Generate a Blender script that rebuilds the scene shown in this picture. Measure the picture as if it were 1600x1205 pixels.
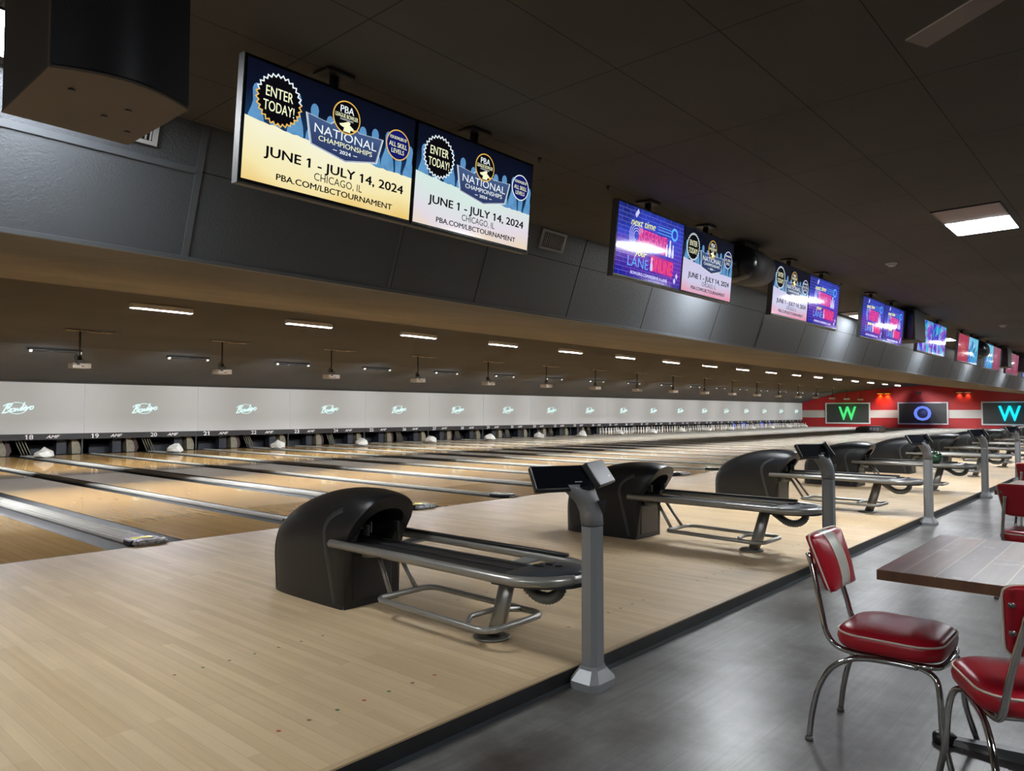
import bpy, bmesh, math, random
from mathutils import Vector, Matrix

# ------------------------------------------------------------------ scene
S = bpy.context.scene
for o in list(bpy.data.objects):
    bpy.data.objects.remove(o)
COL = S.collection
rnd = random.Random(11)
PI = math.pi

# ---- camera (solved from the photograph; 1600 x 1205) ----
F_PX, YAW, PITCH, ROLL = 1146.26, 0.84403, 0.03668, 0.0007
CAM_Z = 1.334
fw = Vector((math.sin(YAW)*math.cos(PITCH), math.cos(YAW)*math.cos(PITCH), math.sin(PITCH)))
rt = Vector((math.cos(YAW), -math.sin(YAW), 0))
up = rt.cross(fw)
R2 = rt*math.cos(ROLL) + up*math.sin(ROLL)
U2 = up*math.cos(ROLL) - rt*math.sin(ROLL)
cam_d = bpy.data.cameras.new('camera')
cam = bpy.data.objects.new('camera', cam_d)
COL.objects.link(cam)
cam.matrix_world = Matrix(((R2.x, U2.x, -fw.x, 0), (R2.y, U2.y, -fw.y, 0), (R2.z, U2.z, -fw.z, CAM_Z), (0, 0, 0, 1)))
cam_d.sensor_width = 36
cam_d.lens = F_PX/1600*36
cam_d.clip_start = 0.05
cam_d.clip_end = 200
S.camera = cam

# ---- world, colour management ----
W = bpy.data.worlds.new('world'); S.world = W; W.use_nodes = True
W.node_tree.nodes['Background'].inputs[0].default_value = (0.55, 0.6, 0.7, 1)
W.node_tree.nodes['Background'].inputs[1].default_value = 0.02
S.view_settings.view_transform = 'Standard'
S.view_settings.look = 'None'
S.view_settings.exposure = 0.0
S.view_settings.gamma = 1.0
S.view_settings.use_curve_mapping = False
try:
    S.cycles.use_denoising = True
    S.cycles.max_bounces = 7
    S.cycles.diffuse_bounces = 4
    S.cycles.glossy_bounces = 4
    S.cycles.sample_clamp_indirect = 4.0
    S.cycles.caustics_reflective = False
    S.cycles.caustics_refractive = False
except Exception:
    pass
E_TROFFER = 105.0
E_PROJ = 370.0
E_TUBE = 4300.0      # strength of the thin tubes under the lane ceiling
E_BACKROW = 60.0    # diffusers of the row behind the screens
#

# ---- key places (metres; X across the lanes, Y towards the pins, Z up) ----
ZA = 0.075           # approach and lane level
ZC = 3.231           # ceiling of the concourse
Y_STEP = 2.2225      # edge of the raised approach
Y_FOUL = 7.237
Y_MASK = 24.41
X_END = 66.85
X_MIN, Y_MIN = -7.0, -8.0
PP = 3.48            # one pair of lanes
Y_FT, Y_FB, Z_FB = 4.69, 5.0, 2.378      # bulkhead: top, bottom
Y_RIDGE, Z_RIDGE = 14.5, 3.58
Y_SL, Z_SL = 21.3, 3.0
Z_MT, Z_MB = 2.193, 0.70

# ------------------------------------------------------------------ materials
def nmat(name):
    m = bpy.data.materials.new(name); m.use_nodes = True
    nt = m.node_tree
    return m, nt, nt.nodes, nt.links, nt.nodes['Principled BSDF']

def M(name, col, rough=0.5, metal=0.0, spec=0.5, emit=None, es=0.0, coat=0.0, bump=0.0, bscale=60, noise=0.0, nscale=4.0):
    m, nt, N, L, b = nmat(name)
    b.inputs['Base Color'].default_value = (*col, 1)
    b.inputs['Roughness'].default_value = rough
    b.inputs['Metallic'].default_value = metal
    b.inputs['Specular IOR Level'].default_value = spec
    b.inputs['Coat Weight'].default_value = coat
    b.inputs['Coat Roughness'].default_value = 0.06
    if emit:
        b.inputs['Emission Color'].default_value = (*emit, 1)
        b.inputs['Emission Strength'].default_value = es
    if bump or noise:
        tc = N.new('ShaderNodeTexCoord')
    if bump:
        n = N.new('ShaderNodeTexNoise'); n.inputs['Scale'].default_value = bscale; n.inputs['Detail'].default_value = 3
        L.new(tc.outputs['Object'], n.inputs['Vector'])
        bp = N.new('ShaderNodeBump'); bp.inputs['Strength'].default_value = bump; bp.inputs['Distance'].default_value = 0.01
        L.new(n.outputs['Fac'], bp.inputs['Height']); L.new(bp.outputs['Normal'], b.inputs['Normal'])
    if noise:
        n = N.new('ShaderNodeTexNoise'); n.inputs['Scale'].default_value = nscale; n.inputs['Detail'].default_value = 5
        L.new(tc.outputs['Object'], n.inputs['Vector'])
        mr = N.new('ShaderNodeMapRange'); mr.inputs[1].default_value = 0.3; mr.inputs[2].default_value = 0.7
        mr.inputs[3].default_value = 1-noise; mr.inputs[4].default_value = 1+noise
        L.new(n.outputs['Fac'], mr.inputs[0])
        vm = N.new('ShaderNodeVectorMath'); vm.operation = 'SCALE'
        vm.inputs[0].default_value = col
        L.new(mr.outputs[0], vm.inputs['Scale']); L.new(vm.outputs[0], b.inputs['Base Color'])
    return m

def wood_strip(name, c1, c2, mortar, row, length, rough, spec=0.5, coat=0.0, nvar=0.12, msize=0.0006, bump=0.0, stain=None, swap=True):
    """boards running along Y"""
    m, nt, N, L, b = nmat(name)
    tc = N.new('ShaderNodeTexCoord'); sep = N.new('ShaderNodeSeparateXYZ'); cmb = N.new('ShaderNodeCombineXYZ')
    L.new(tc.outputs['Object'], sep.inputs[0])
    if swap:
        L.new(sep.outputs['Y'], cmb.inputs['X']); L.new(sep.outputs['X'], cmb.inputs['Y'])
    else:
        L.new(sep.outputs['X'], cmb.inputs['X']); L.new(sep.outputs['Y'], cmb.inputs['Y'])
    br = N.new('ShaderNodeTexBrick')
    br.inputs['Scale'].default_value = 1
    br.inputs['Brick Width'].default_value = length
    br.inputs['Row Height'].default_value = row
    br.inputs['Mortar Size'].default_value = msize
    br.inputs['Mortar Smooth'].default_value = 0.3
    br.inputs['Color1'].default_value = (*c1, 1); br.inputs['Color2'].default_value = (*c2, 1); br.inputs['Mortar'].default_value = (*mortar, 1)
    br.offset = 0.37; br.offset_frequency = 3
    L.new(cmb.outputs[0], br.inputs['Vector'])
    mp = N.new('ShaderNodeMapping'); mp.inputs['Scale'].default_value = (0.7, 22, 1)
    L.new(cmb.outputs[0], mp.inputs[0])
    n = N.new('ShaderNodeTexNoise'); n.inputs['Scale'].default_value = 1.6; n.inputs['Detail'].default_value = 6
    L.new(mp.outputs[0], n.inputs['Vector'])
    n2 = N.new('ShaderNodeTexNoise'); n2.inputs['Scale'].default_value = 1.3; n2.inputs['Detail'].default_value = 3
    L.new(tc.outputs['Object'], n2.inputs['Vector'])
    add = N.new('ShaderNodeMath'); add.operation = 'ADD'
    L.new(n.outputs['Fac'], add.inputs[0]); L.new(n2.outputs['Fac'], add.inputs[1])
    mr = N.new('ShaderNodeMapRange'); mr.inputs[1].default_value = 0.6; mr.inputs[2].default_value = 1.4
    mr.inputs[3].default_value = 1-nvar; mr.inputs[4].default_value = 1+nvar
    L.new(add.outputs[0], mr.inputs[0])
    vm = N.new('ShaderNodeVectorMath'); vm.operation = 'SCALE'
    L.new(br.outputs['Color'], vm.inputs[0]); L.new(mr.outputs[0], vm.inputs['Scale'])
    out = vm.outputs[0]
    if stain:
        n3 = N.new('ShaderNodeTexNoise'); n3.inputs['Scale'].default_value = stain[1]; n3.inputs['Detail'].default_value = 7; n3.inputs['Roughness'].default_value = 0.65
        L.new(tc.outputs['Object'], n3.inputs['Vector'])
        rp = N.new('ShaderNodeMapRange'); rp.inputs[1].default_value = stain[2]; rp.inputs[2].default_value = stain[3]
        L.new(n3.outputs['Fac'], rp.inputs[0])
        mx = N.new('ShaderNodeMix'); mx.data_type = 'RGBA'
        L.new(rp.outputs[0], mx.inputs[0]); L.new(out, mx.inputs[6]); mx.inputs[7].default_value = (*stain[0], 1)
        out = mx.outputs[2]
    L.new(out, b.inputs['Base Color'])
    b.inputs['Roughness'].default_value = rough
    b.inputs['Specular IOR Level'].default_value = spec
    b.inputs['Coat Weight'].default_value = coat
    b.inputs['Coat Roughness'].default_value = 0.02
    if bump:
        bp = N.new('ShaderNodeBump'); bp.inputs['Strength'].default_value = bump; bp.inputs['Distance'].default_value = 0.002
        L.new(br.outputs['Fac'], bp.inputs['Height']); bp.invert = True
        L.new(bp.outputs['Normal'], b.inputs['Normal'])
    return m

def tile_ceiling(name, col, line, gx, gy, tx, ty, w=0.006, rough=0.85, bump=0.25, nv=0.12):
    """black tile ceiling: thin seams on a tx by ty grid"""
    m, nt, N, L, b = nmat(name)
    tc = N.new('ShaderNodeTexCoord'); sep = N.new('ShaderNodeSeparateXYZ')
    L.new(tc.outputs['Object'], sep.inputs[0])
    def seam(sock, off, pitch):
        a = N.new('ShaderNodeMath'); a.operation = 'SUBTRACT'; L.new(sock, a.inputs[0]); a.inputs[1].default_value = off - 500*pitch - pitch/2
        c = N.new('ShaderNodeMath'); c.operation = 'MODULO'; L.new(a.outputs[0], c.inputs[0]); c.inputs[1].default_value = pitch
        d = N.new('ShaderNodeMath'); d.operation = 'SUBTRACT'; L.new(c.outputs[0], d.inputs[0]); d.inputs[1].default_value = pitch/2
        e = N.new('ShaderNodeMath'); e.operation = 'ABSOLUTE'; L.new(d.outputs[0], e.inputs[0])
        f = N.new('ShaderNodeMath'); f.operation = 'LESS_THAN'; L.new(e.outputs[0], f.inputs[0]); f.inputs[1].default_value = w/2
        return f
    s1 = seam(sep.outputs['X'], gx, tx); s2 = seam(sep.outputs['Y'], gy, ty)
    mxm = N.new('ShaderNodeMath'); mxm.operation = 'MAXIMUM'; L.new(s1.outputs[0], mxm.inputs[0]); L.new(s2.outputs[0], mxm.inputs[1])
    n = N.new('ShaderNodeTexNoise'); n.inputs['Scale'].default_value = 0.9; n.inputs['Detail'].default_value = 4
    L.new(tc.outputs['Object'], n.inputs['Vector'])
    mr = N.new('ShaderNodeMapRange'); mr.inputs[1].default_value = 0.3; mr.inputs[2].default_value = 0.7; mr.inputs[3].default_value = 1-nv; mr.inputs[4].default_value = 1+nv
    L.new(n.outputs['Fac'], mr.inputs[0])
    vm = N.new('ShaderNodeVectorMath'); vm.operation = 'SCALE'; vm.inputs[0].default_value = col; L.new(mr.outputs[0], vm.inputs['Scale'])
    mx = N.new('ShaderNodeMix'); mx.data_type = 'RGBA'
    L.new(mxm.outputs[0], mx.inputs[0]); L.new(vm.outputs[0], mx.inputs[6]); mx.inputs[7].default_value = (*line, 1)
    L.new(mx.outputs[2], b.inputs['Base Color'])
    b.inputs['Roughness'].default_value = rough
    b.inputs['Specular IOR Level'].default_value = 0.3
    n2 = N.new('ShaderNodeTexNoise'); n2.inputs['Scale'].default_value = 120; L.new(tc.outputs['Object'], n2.inputs['Vector'])
    bp = N.new('ShaderNodeBump'); bp.inputs['Strength'].default_value = bump; bp.inputs['Distance'].default_value = 0.004
    L.new(n2.outputs['Fac'], bp.inputs['Height']); L.new(bp.outputs['Normal'], b.inputs['Normal'])
    return m

MAT = {}
MAT['approach'] = wood_strip('maple_approach', (.685, .515, .315), (.58, .42, .24), (.35, .24, .13), .058, 1.55, .50, nvar=.13)
MAT['lane'] = wood_strip('lane_wood', (.90, .55, .19), (.80, .46, .15), (.60, .33, .11), .0274, 6.0, .12, spec=.5, coat=.45, nvar=.1, msize=.0005)
MAT['floor'] = wood_strip('grey_vinyl_plank', (.145, .142, .137), (.18, .177, .17), (.075, .07, .066), .18, 1.22, .33, spec=.5, nvar=.38, msize=.0012,
                          stain=((.060, .051, .042), 1.7, .42, .66), bump=.2, swap=False)
MAT['ceiling'] = tile_ceiling('black_ceiling_tile', (.078, .071, .066), (.013, .012, .012), 3.3577, 2.8216, 1.22, .6062)
MAT['soffit'] = tile_ceiling('dark_soffit_tile', (.160, .148, .138), (.06, .054, .048), 3.3577, 5.15, 1.22, .6062, rough=.9)
MAT['lane_ceiling'] = tile_ceiling('dark_lane_ceiling', (.046, .047, .051), (.036, .037, .040), 3.3577, 5.15, 1.22, .6062, rough=.9)
MAT['dark_wall'] = M('charcoal_wall', (.055, .058, .063), .8, noise=.08, nscale=1.5)
MAT['bulkhead'] = M('charcoal_bulkhead_paint', (.078, .085, .095), .42, spec=.5, bump=.5, bscale=70)
MAT['bulkhead_trim'] = M('charcoal_bulkhead_trim', (.10, .108, .12), .35, spec=.5)
MAT['seam'] = M('black_seam', (.012, .012, .013), .8)
MAT['wall_dark'] = M('dark_back_wall', (.10, .10, .105), .8)
MAT['riser'] = M('black_rubber_riser', (.016, .016, .017), .45, noise=.3, nscale=9)
MAT['edge_wood'] = M('maple_edge', (.50, .36, .21), .4)
MAT['red_wall'] = M('red_painted_wall', (.50, .022, .026), .55)
MAT['white_stripe'] = M('white_stripe_paint', (.70, .68, .64), .55)
MAT['mask'] = M('pale_grey_masking_screen', (.70, .71, .72), .6)
MAT['mask_band'] = M('black_number_band', (.03, .031, .034), .45)
MAT['white_print'] = M('white_lettering', (.88, .88, .88), .5)
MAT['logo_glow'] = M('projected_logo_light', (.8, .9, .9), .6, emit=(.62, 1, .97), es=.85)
MAT['pit'] = M('pit_black', (.012, .012, .014), .7)
MAT['pit_board'] = M('pit_dark_blue_board', (.03, .033, .045), .5)
MAT['machine'] = M('khaki_machine_panel', (.27, .245, .18), .45, noise=.2, nscale=8)
MAT['machine_brown'] = M('brown_machine_panel', (.06, .03, .03), .5)
MAT['gutter'] = M('charcoal_gutter', (.026, .031, .038), .6, spec=.18)
MAT['gutter_cap'] = M('grey_plastic_capping', (.40, .40, .365), .7, spec=.25, noise=.08, nscale=5)
MAT['gutter_black'] = M('black_gutter_edge', (.012, .012, .012), .4)
MAT['cap_white'] = M('white_plastic_cover', (.62, .61, .57), .4)
MAT['black_plastic'] = M('black_plastic', (.016, .017, .019), .36, spec=.5)
MAT['hood'] = M('black_moulded_hood', (.010, .011, .013), .34, spec=.42, bump=.12, bscale=260, noise=.15, nscale=3)
MAT['hood_face'] = M('charcoal_hood_rim', (.018, .018, .019), .42, spec=.4)
MAT['hood_trim'] = M('grey_trim_strip', (.055, .062, .07), .35)
MAT['hood_strip'] = M('dark_grey_strip', (.032, .037, .043), .38)
MAT['hood_in'] = M('hood_interior', (.004, .004, .004), .9)
MAT['rail'] = M('pewter_painted_tube', (.38, .372, .345), .30, metal=.55)
MAT['foot'] = M('worn_pewter_foot', (.20, .195, .18), .28, metal=.8)
MAT['belt'] = M('black_rubber_track', (.020, .020, .021), .5, bump=.3, bscale=200)
MAT['nose'] = M('charcoal_nose_cap', (.045, .052, .062), .34)
MAT['hose'] = M('grey_corrugated_hose', (.13, .14, .14), .45)
MAT['bracket'] = M('pale_bracket', (.36, .37, .35), .4, metal=.3)
MAT['kiosk'] = M('grey_enamel_post', (.255, .262, .27), .36, metal=.15)
MAT['tablet_back'] = M('black_tablet_shell', (.011, .011, .012), .35)
MAT['tablet_screen'] = M('black_tablet_glass', (.008, .009, .014), .12, spec=.6)
MAT['tablet_screen_grey'] = M('painted_sheen_glass', (.10, .11, .125), .3, spec=.6)  # grey reflection on the glass put into its colour
MAT['silver_wrap'] = M('crumpled_clear_wrap', (.50, .51, .53), .18, metal=.5, bump=1.0, bscale=45, noise=.55, nscale=30)
MAT['yellow'] = M('yellow_sticker', (.78, .74, .02), .5)
MAT['vinyl_red'] = M('red_vinyl', (.42, .010, .022), .30, spec=.5)
MAT['vinyl_white'] = M('pearl_vinyl', (.60, .60, .54), .30, spec=.5)
MAT['piping'] = M('cream_piping', (.78, .66, .55), .4)
MAT['chrome'] = M('chrome_tube', (.62, .61, .60), .10, metal=1.0)
MAT['rubber'] = M('rubber_foot', (.02, .02, .02), .6)
MAT['cast_iron'] = M('black_cast_iron', (.012, .012, .013), .35)
MAT['table_top'] = wood_strip('walnut_butcher_block', (.10, .038, .022), (.20, .088, .050), (.36, .24, .18), .105, 3.0, .30, spec=.4, nvar=.45, msize=.0022,
                              stain=((.34, .27, .24), 9.0, .57, .74), swap=False)
MAT['table_edge'] = wood_strip('walnut_edge', (.16, .075, .035), (.12, .052, .025), (.08, .03, .02), .11, 3.0, .35, nvar=.3, swap=False)
MAT['speaker'] = M('black_speaker_cabinet', (.028, .024, .023), .6, noise=.1)
MAT['speaker_bottom'] = M('dark_brown_cabinet_base', (.085, .062, .045), .6, noise=.12, nscale=2)
MAT['tv_frame'] = M('black_tv_bezel', (.008, .008, .009), .25)
MAT['tv_under'] = M('grey_tv_underside', (.10, .092, .085), .55)
MAT['tv_side'] = M('dark_tv_side', (.035, .035, .036), .5)
MAT['mount'] = M('black_steel_mount', (.02, .02, .02), .5)
MAT['fixture_white'] = M('white_metal_channel', (.60, .60, .62), .4)
MAT['socket'] = M('white_glow_socket', (.9, .9, .88), .4, emit=(1, 1, .98), es=.45)  # sockets are no lamps; a glow is added for bright ends
MAT['tube'] = M('unlit_black_tube', (.02, .02, .022), .3)
MAT['projector'] = M('beige_projector_case', (.56, .52, .45), .45)
MAT['lens'] = M('lit_lens', (.9, .9, .9), .2, emit=(1, 1, 1), es=3)
MAT['torn_tile'] = M('torn_tile_edge', (.50, .44, .33), .8, noise=.3, nscale=20)
MAT['hole_dark'] = M('ceiling_void', (.035, .026, .016), .9)
MAT['pink_pan'] = M('rosy_reflector_pan', (.42, .32, .31), .5)
MAT['lamp_tube'] = M('lit_thin_tube', (.9, .9, .9), .5, emit=(.97, .98, 1), es=E_TUBE)
MAT['diffuser_back'] = M('lit_diffuser_soft', (.9, .9, .9), .5, emit=(.93, .97, 1), es=E_BACKROW)
MAT['diffuser'] = M('lit_diffuser', (.9, .9, .9), .5, emit=(.93, .97, 1), es=E_TROFFER)
MAT['blade'] = M('dusty_pink_blade', (.20, .165, .165), .5)
MAT['blade_edge'] = M('pale_blade_edge', (.62, .58, .54), .5)
MAT['detector'] = M('white_detector_plastic', (.66, .62, .56), .4)
MAT['vent'] = M('white_vent_grille', (.50, .50, .51), .4)
MAT['pin_white'] = M('pin_white', (.80, .80, .78), .25)
MAT['frame_white'] = M('white_display_frame', (.74, .74, .74), .45)
MAT['panel_dark'] = M('dark_grey_display_panel', (.040, .043, .045), .5)
MAT['amber_lamp'] = M('amber_wall_lamp', (.5, .2, .05), .5, emit=(1, .28, .01), es=3.0)
MAT['khaki_lamp'] = M('dull_amber_wall_lamp', (.4, .25, .1), .5, emit=(1, .6, .2), es=.6)
MAT['machine_box'] = M('dark_machine_casing', (.02, .024, .028), .35)
MAT['machine_label'] = M('grey_machine_panel', (.14, .17, .22), .4)
MAT['blue_light'] = M('blue_pit_light', (.02, .05, .5), .5, emit=(.01, .07, 1), es=2.6)
MAT['olive_light'] = M('olive_pit_light', (.3, .35, .1), .5, emit=(.35, .42, .12), es=.6)

def perforated(name):
    m, nt, N, L, b = nmat(name)
    tc = N.new('ShaderNodeTexCoord'); sep = N.new('ShaderNodeSeparateXYZ'); L.new(tc.outputs['Object'], sep.inputs[0])
    def wave(sock, pitch, extra=None):
        a = N.new('ShaderNodeMath'); a.operation = 'MULTIPLY'; L.new(sock, a.inputs[0]); a.inputs[1].default_value = 2*PI/pitch
        s = N.new('ShaderNodeMath'); s.operation = 'SINE'; L.new(a.outputs[0], s.inputs[0])
        return s
    w1 = wave(sep.outputs['X'], .0085); w2 = wave(sep.outputs['Z'], .0085)
    mu = N.new('ShaderNodeMath'); mu.operation = 'MULTIPLY'; L.new(w1.outputs[0], mu.inputs[0]); L.new(w2.outputs[0], mu.inputs[1])
    gt = N.new('ShaderNodeMath'); gt.operation = 'GREATER_THAN'; L.new(mu.outputs[0], gt.inputs[0]); gt.inputs[1].default_value = .12
    mx = N.new('ShaderNodeMix'); mx.data_type = 'RGBA'; L.new(gt.outputs[0], mx.inputs[0])
    mx.inputs[6].default_value = (.055, .055, .062, 1); mx.inputs[7].default_value = (.008, .008, .009, 1)
    L.new(mx.outputs[2], b.inputs['Base Color']); b.inputs['Roughness'].default_value = .35; b.inputs['Metallic'].default_value = .4
    return m
MAT['grille'] = perforated('perforated_speaker_grille')

def screen_mat(name, cols, scale=1.5, es=1.0, axis='Z', lo=-.5, hi=.5, nmix=.35, seed=0.0, rough=.07):
    """a lit picture area: several colours over height, stirred by noise"""
    m, nt, N, L, b = nmat(name)
    tc = N.new('ShaderNodeTexCoord'); sep = N.new('ShaderNodeSeparateXYZ'); L.new(tc.outputs['Object'], sep.inputs[0])
    n = N.new('ShaderNodeTexNoise'); n.inputs['Scale'].default_value = scale; n.inputs['Detail'].default_value = 2
    mp = N.new('ShaderNodeMapping'); mp.inputs['Location'].default_value = (seed, seed*2, seed); L.new(tc.outputs['Object'], mp.inputs[0]); L.new(mp.outputs[0], n.inputs['Vector'])
    mr = N.new('ShaderNodeMapRange'); mr.inputs[1].default_value = lo; mr.inputs[2].default_value = hi; L.new(sep.outputs[axis], mr.inputs[0])
    a = N.new('ShaderNodeMath'); a.operation = 'MULTIPLY_ADD'; L.new(n.outputs['Fac'], a.inputs[0]); a.inputs[1].default_value = nmix*2
    a.inputs[2].default_value = -nmix
    s = N.new('ShaderNodeMath'); s.operation = 'ADD'; L.new(a.outputs[0], s.inputs[0]); L.new(mr.outputs[0], s.inputs[1])
    cr = N.new('ShaderNodeValToRGB'); L.new(s.outputs[0], cr.inputs[0])
    els = cr.color_ramp.elements
    while len(els) > 1: els.remove(els[-1])
    els[0].position = 0; els[0].color = (*cols[0], 1)
    for k, c in enumerate(cols[1:], 1):
        e = els.new(k/(len(cols)-1)); e.color = (*c, 1)
    b.inputs['Base Color'].default_value = (.01, .01, .01, 1)
    L.new(cr.outputs[0], b.inputs['Emission Color']); b.inputs['Emission Strength'].default_value = es
    b.inputs['Roughness'].default_value = rough
    return m
def lit(name, col, es=1.0):
    return M(name, (.01, .01, .01), .07, emit=col, es=es)
SC = {
 'navy': screen_mat('picture_navy', [(.012, .05, .14), (.003, .006, .02), (.002, .003, .010)], 1.6, 1, lo=-.05, hi=.3),
 'cream': screen_mat('picture_cream', [(.80, .48, .07), (.92, .80, .42), (.92, .90, .66), (.88, .66, .25)], 1.4, 1.0, lo=-.35, hi=.15, nmix=.5),
 'pale': screen_mat('picture_pale', [(.85, .66, .38), (.76, .70, .78), (.66, .82, .76), (.80, .72, .72)], 1.4, 1.0, lo=-.35, hi=.15, nmix=.5),
 'lilac': screen_mat('picture_lilac', [(.82, .25, .35), (.62, .60, .80), (.60, .58, .80), (.72, .62, .66)], 1.4, 1.0, lo=-.32, hi=.15, nmix=.25),
 'black': lit('picture_black', (.002, .002, .004)), 'white': lit('picture_white', (.85, .92, .95)), 'ivory': lit('picture_ivory', (.93, .95, .62)),
 'gold': lit('picture_gold', (.85, .50, .10)), 'pinblue': screen_mat('picture_pin_blue', [(.05, .16, .36), (.12, .32, .58), (.10, .26, .50)], 12, 1, lo=-.2, hi=.25, nmix=.5),
 'shield': screen_mat('picture_shield', [(.02, .03, .10), (.035, .06, .16), (.07, .13, .28)], 1, 1, lo=-.1, hi=.15, nmix=.1), 'indigo': lit('picture_indigo', (.006, .010, .13)),
 'neonbg': screen_mat('picture_neon_wall', [(.01, .01, .30), (.14, .02, .38), (.03, .06, .55), (.005, .01, .07)], 2.2, 1, lo=-.35, hi=.35, nmix=.5, seed=3),
 'brick': lit('picture_brick_line', (.22, .20, .85)), 'pink': lit('picture_neon_pink', (.95, .10, .35)), 'yellow': lit('picture_neon_yellow', (.80, .85, .22)),
 'magenta': lit('picture_magenta_glow', (.50, .03, .30)), 'neonblue': lit('picture_neon_blue', (.12, .45, 1.0)), 'red': lit('picture_neon_red', (.95, .06, .10)),
 'abstract': screen_mat('picture_abstract', [(.10, .02, .55), (.02, .05, .60), (.02, .45, .62), (.35, .04, .55), (.02, .08, .60)], 5, 1, axis='X', lo=-.6, hi=.6, nmix=1.2),
 'crimson': screen_mat('picture_crimson', [(.34, .015, .05), (.40, .03, .08), (.36, .05, .09)], 2, 1), 'plum': screen_mat('picture_plum', [(.22, .02, .07), (.30, .08, .14), (.33, .12, .18)], 2, 1),
 'cyanbg': screen_mat('picture_cyan', [(.02, .10, .45), (.02, .28, .62), (.20, .55, .75), (.02, .45, .70)], 3, 1, nmix=.6),
}

# ------------------------------------------------------------------ mesh helpers
class MB:
    """collects shapes; build() links them as one mesh object"""
    def __init__(self):
        self.bm = bmesh.new(); self.mi = 0
    def mat(self, i): self.mi = i; return self
    def face(self, vs, smooth=False):
        try:
            f = self.bm.faces.new(vs)
        except ValueError:
            return None
        f.material_index = self.mi; f.smooth = smooth
        return f
    def poly(self, pts):
        return self.face([self.bm.verts.new(p) for p in pts])
    def box(self, a, b, bev=0.0, seg=2, mtx=None):
        x0, y0, z0 = a; x1, y1, z1 = b
        cx, cy, cz = (x0+x1)/2, (y0+y1)/2, (z0+z1)/2
        r = bmesh.ops.create_cube(self.bm, size=1.0)
        vs = r['verts']
        for v in vs:
            v.co = Vector((cx + v.co.x*(x1-x0), cy + v.co.y*(y1-y0), cz + v.co.z*(z1-z0)))
            if mtx: v.co = mtx @ v.co
        fs = list({f for v in vs for f in v.link_faces})
        for f in fs: f.material_index = self.mi
        if bev > 0:
            es = list({e for v in vs for e in v.link_edges})
            q = bmesh.ops.bevel(self.bm, geom=es, offset=bev, segments=seg, affect='EDGES', profile=.5)
            for f in q['faces']: f.material_index = self.mi; f.smooth = True
        return self
    def tube(self, pts, r, n=10, closed=False, cap=True, radii=None):
        pts = [Vector(p) for p in pts]
        rings = []; m = len(pts)
        prev = None
        for i, p in enumerate(pts):
            if closed: t = (pts[(i+1) % m] - pts[i-1])
            else: t = pts[min(i+1, m-1)] - pts[max(i-1, 0)]
            t.normalize()
            if prev is None:
                a = Vector((0, 0, 1)) if abs(t.z) < .9 else Vector((1, 0, 0))
                u = t.cross(a).normalized()
            else:
                u = (prev - t*prev.dot(t)).normalized()
            prev = u
            w = t.cross(u)
            rr = radii[i] if radii else r
            rings.append([self.bm.verts.new(p + (u*math.cos(2*PI*k/n) + w*math.sin(2*PI*k/n))*rr) for k in range(n)])
        for i in range(m if closed else m-1):
            A, B = rings[i], rings[(i+1) % m]
            for k in range(n):
                self.face([A[k], A[(k+1) % n], B[(k+1) % n], B[k]], True)
        if cap and not closed:
            self.face(rings[0][::-1]); self.face(rings[-1])
        return self
    def loft(self, rings, closed_ring=True, smooth=True, cap0=False, cap1=False):
        R = [[self.bm.verts.new(p) for p in ring] for ring in rings]
        n = len(R[0])
        for A, B in zip(R, R[1:]):
            for k in range(n if closed_ring else n-1):
                self.face([A[k], A[(k+1) % n], B[(k+1) % n], B[k]], smooth)
        if cap0: self.face(R[0][::-1])
        if cap1: self.face(R[-1])
        return R
    def lathe(self, prof, n=24, c=(0, 0, 0), axis='Z', smooth=True):
        rings = []
        for r, h in prof:
            ring = []
            for k in range(n):
                a = 2*PI*k/n
                if axis == 'Z': p = (c[0]+r*math.cos(a), c[1]+r*math.sin(a), c[2]+h)
                elif axis == 'Y': p = (c[0]+r*math.cos(a), c[1]+h, c[2]+r*math.sin(a))
                else: p = (c[0]+h, c[1]+r*math.cos(a), c[2]+r*math.sin(a))
                ring.append(p)
            rings.append(ring)
        self.loft(rings, True, smooth, cap0=prof[0][0] > 1e-6, cap1=prof[-1][0] > 1e-6)
        return self
    def prism(self, pts, vec, smooth=False):
        """extrude a planar polygon along vec"""
        v = Vector(vec)
        A = [self.bm.verts.new(p) for p in pts]; B = [self.bm.verts.new(Vector(p)+v) for p in pts]
        self.face(A[::-1]); self.face(B)
        n = len(A)
        for k in range(n): self.face([A[k], A[(k+1) % n], B[(k+1) % n], B[k]], smooth)
        return self
    def text(self, s, h, loc, ux, uy, bold=0.0, shear=0.0, width=None, depth=0.0, align='CENTER', sp=1.0):
        """flat lettering; ux, uy: reading and upward directions; h: capital height"""
        me = text_mesh(s, bold, shear, sp)
        x0 = min((v[0] for v in me[0]), default=0); x1 = max((v[0] for v in me[0]), default=1)
        y1 = me[2]
        sy = h/y1; sx = sy if width is None else width/(x1-x0)
        ux = Vector(ux); uy = Vector(uy); nn = ux.cross(uy)
        off = (x0+x1)/2 if align == 'CENTER' else x0
        vs = [self.bm.verts.new(Vector(loc) + ux*((v[0]-off)*sx) + uy*((v[1]-y1/2)*sy) + nn*(depth+v[2]*sy)) for v in me[0]]
        for f in me[1]:
            self.face([vs[i] for i in f])
        return self
    def build(self, name, mats, parent=None, loc=(0, 0, 0), recalc=True):
        if recalc: bmesh.ops.recalc_face_normals(self.bm, faces=self.bm.faces)
        me = bpy.data.meshes.new(name); self.bm.to_mesh(me); self.bm.free()
        if not isinstance(mats, (list, tuple)): mats = [mats]
        for m in mats: me.materials.append(MAT[m] if isinstance(m, str) else m)
        o = bpy.data.objects.new(name, me); COL.objects.link(o); o.location = loc
        if parent: o.parent = parent
        return o

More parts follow.
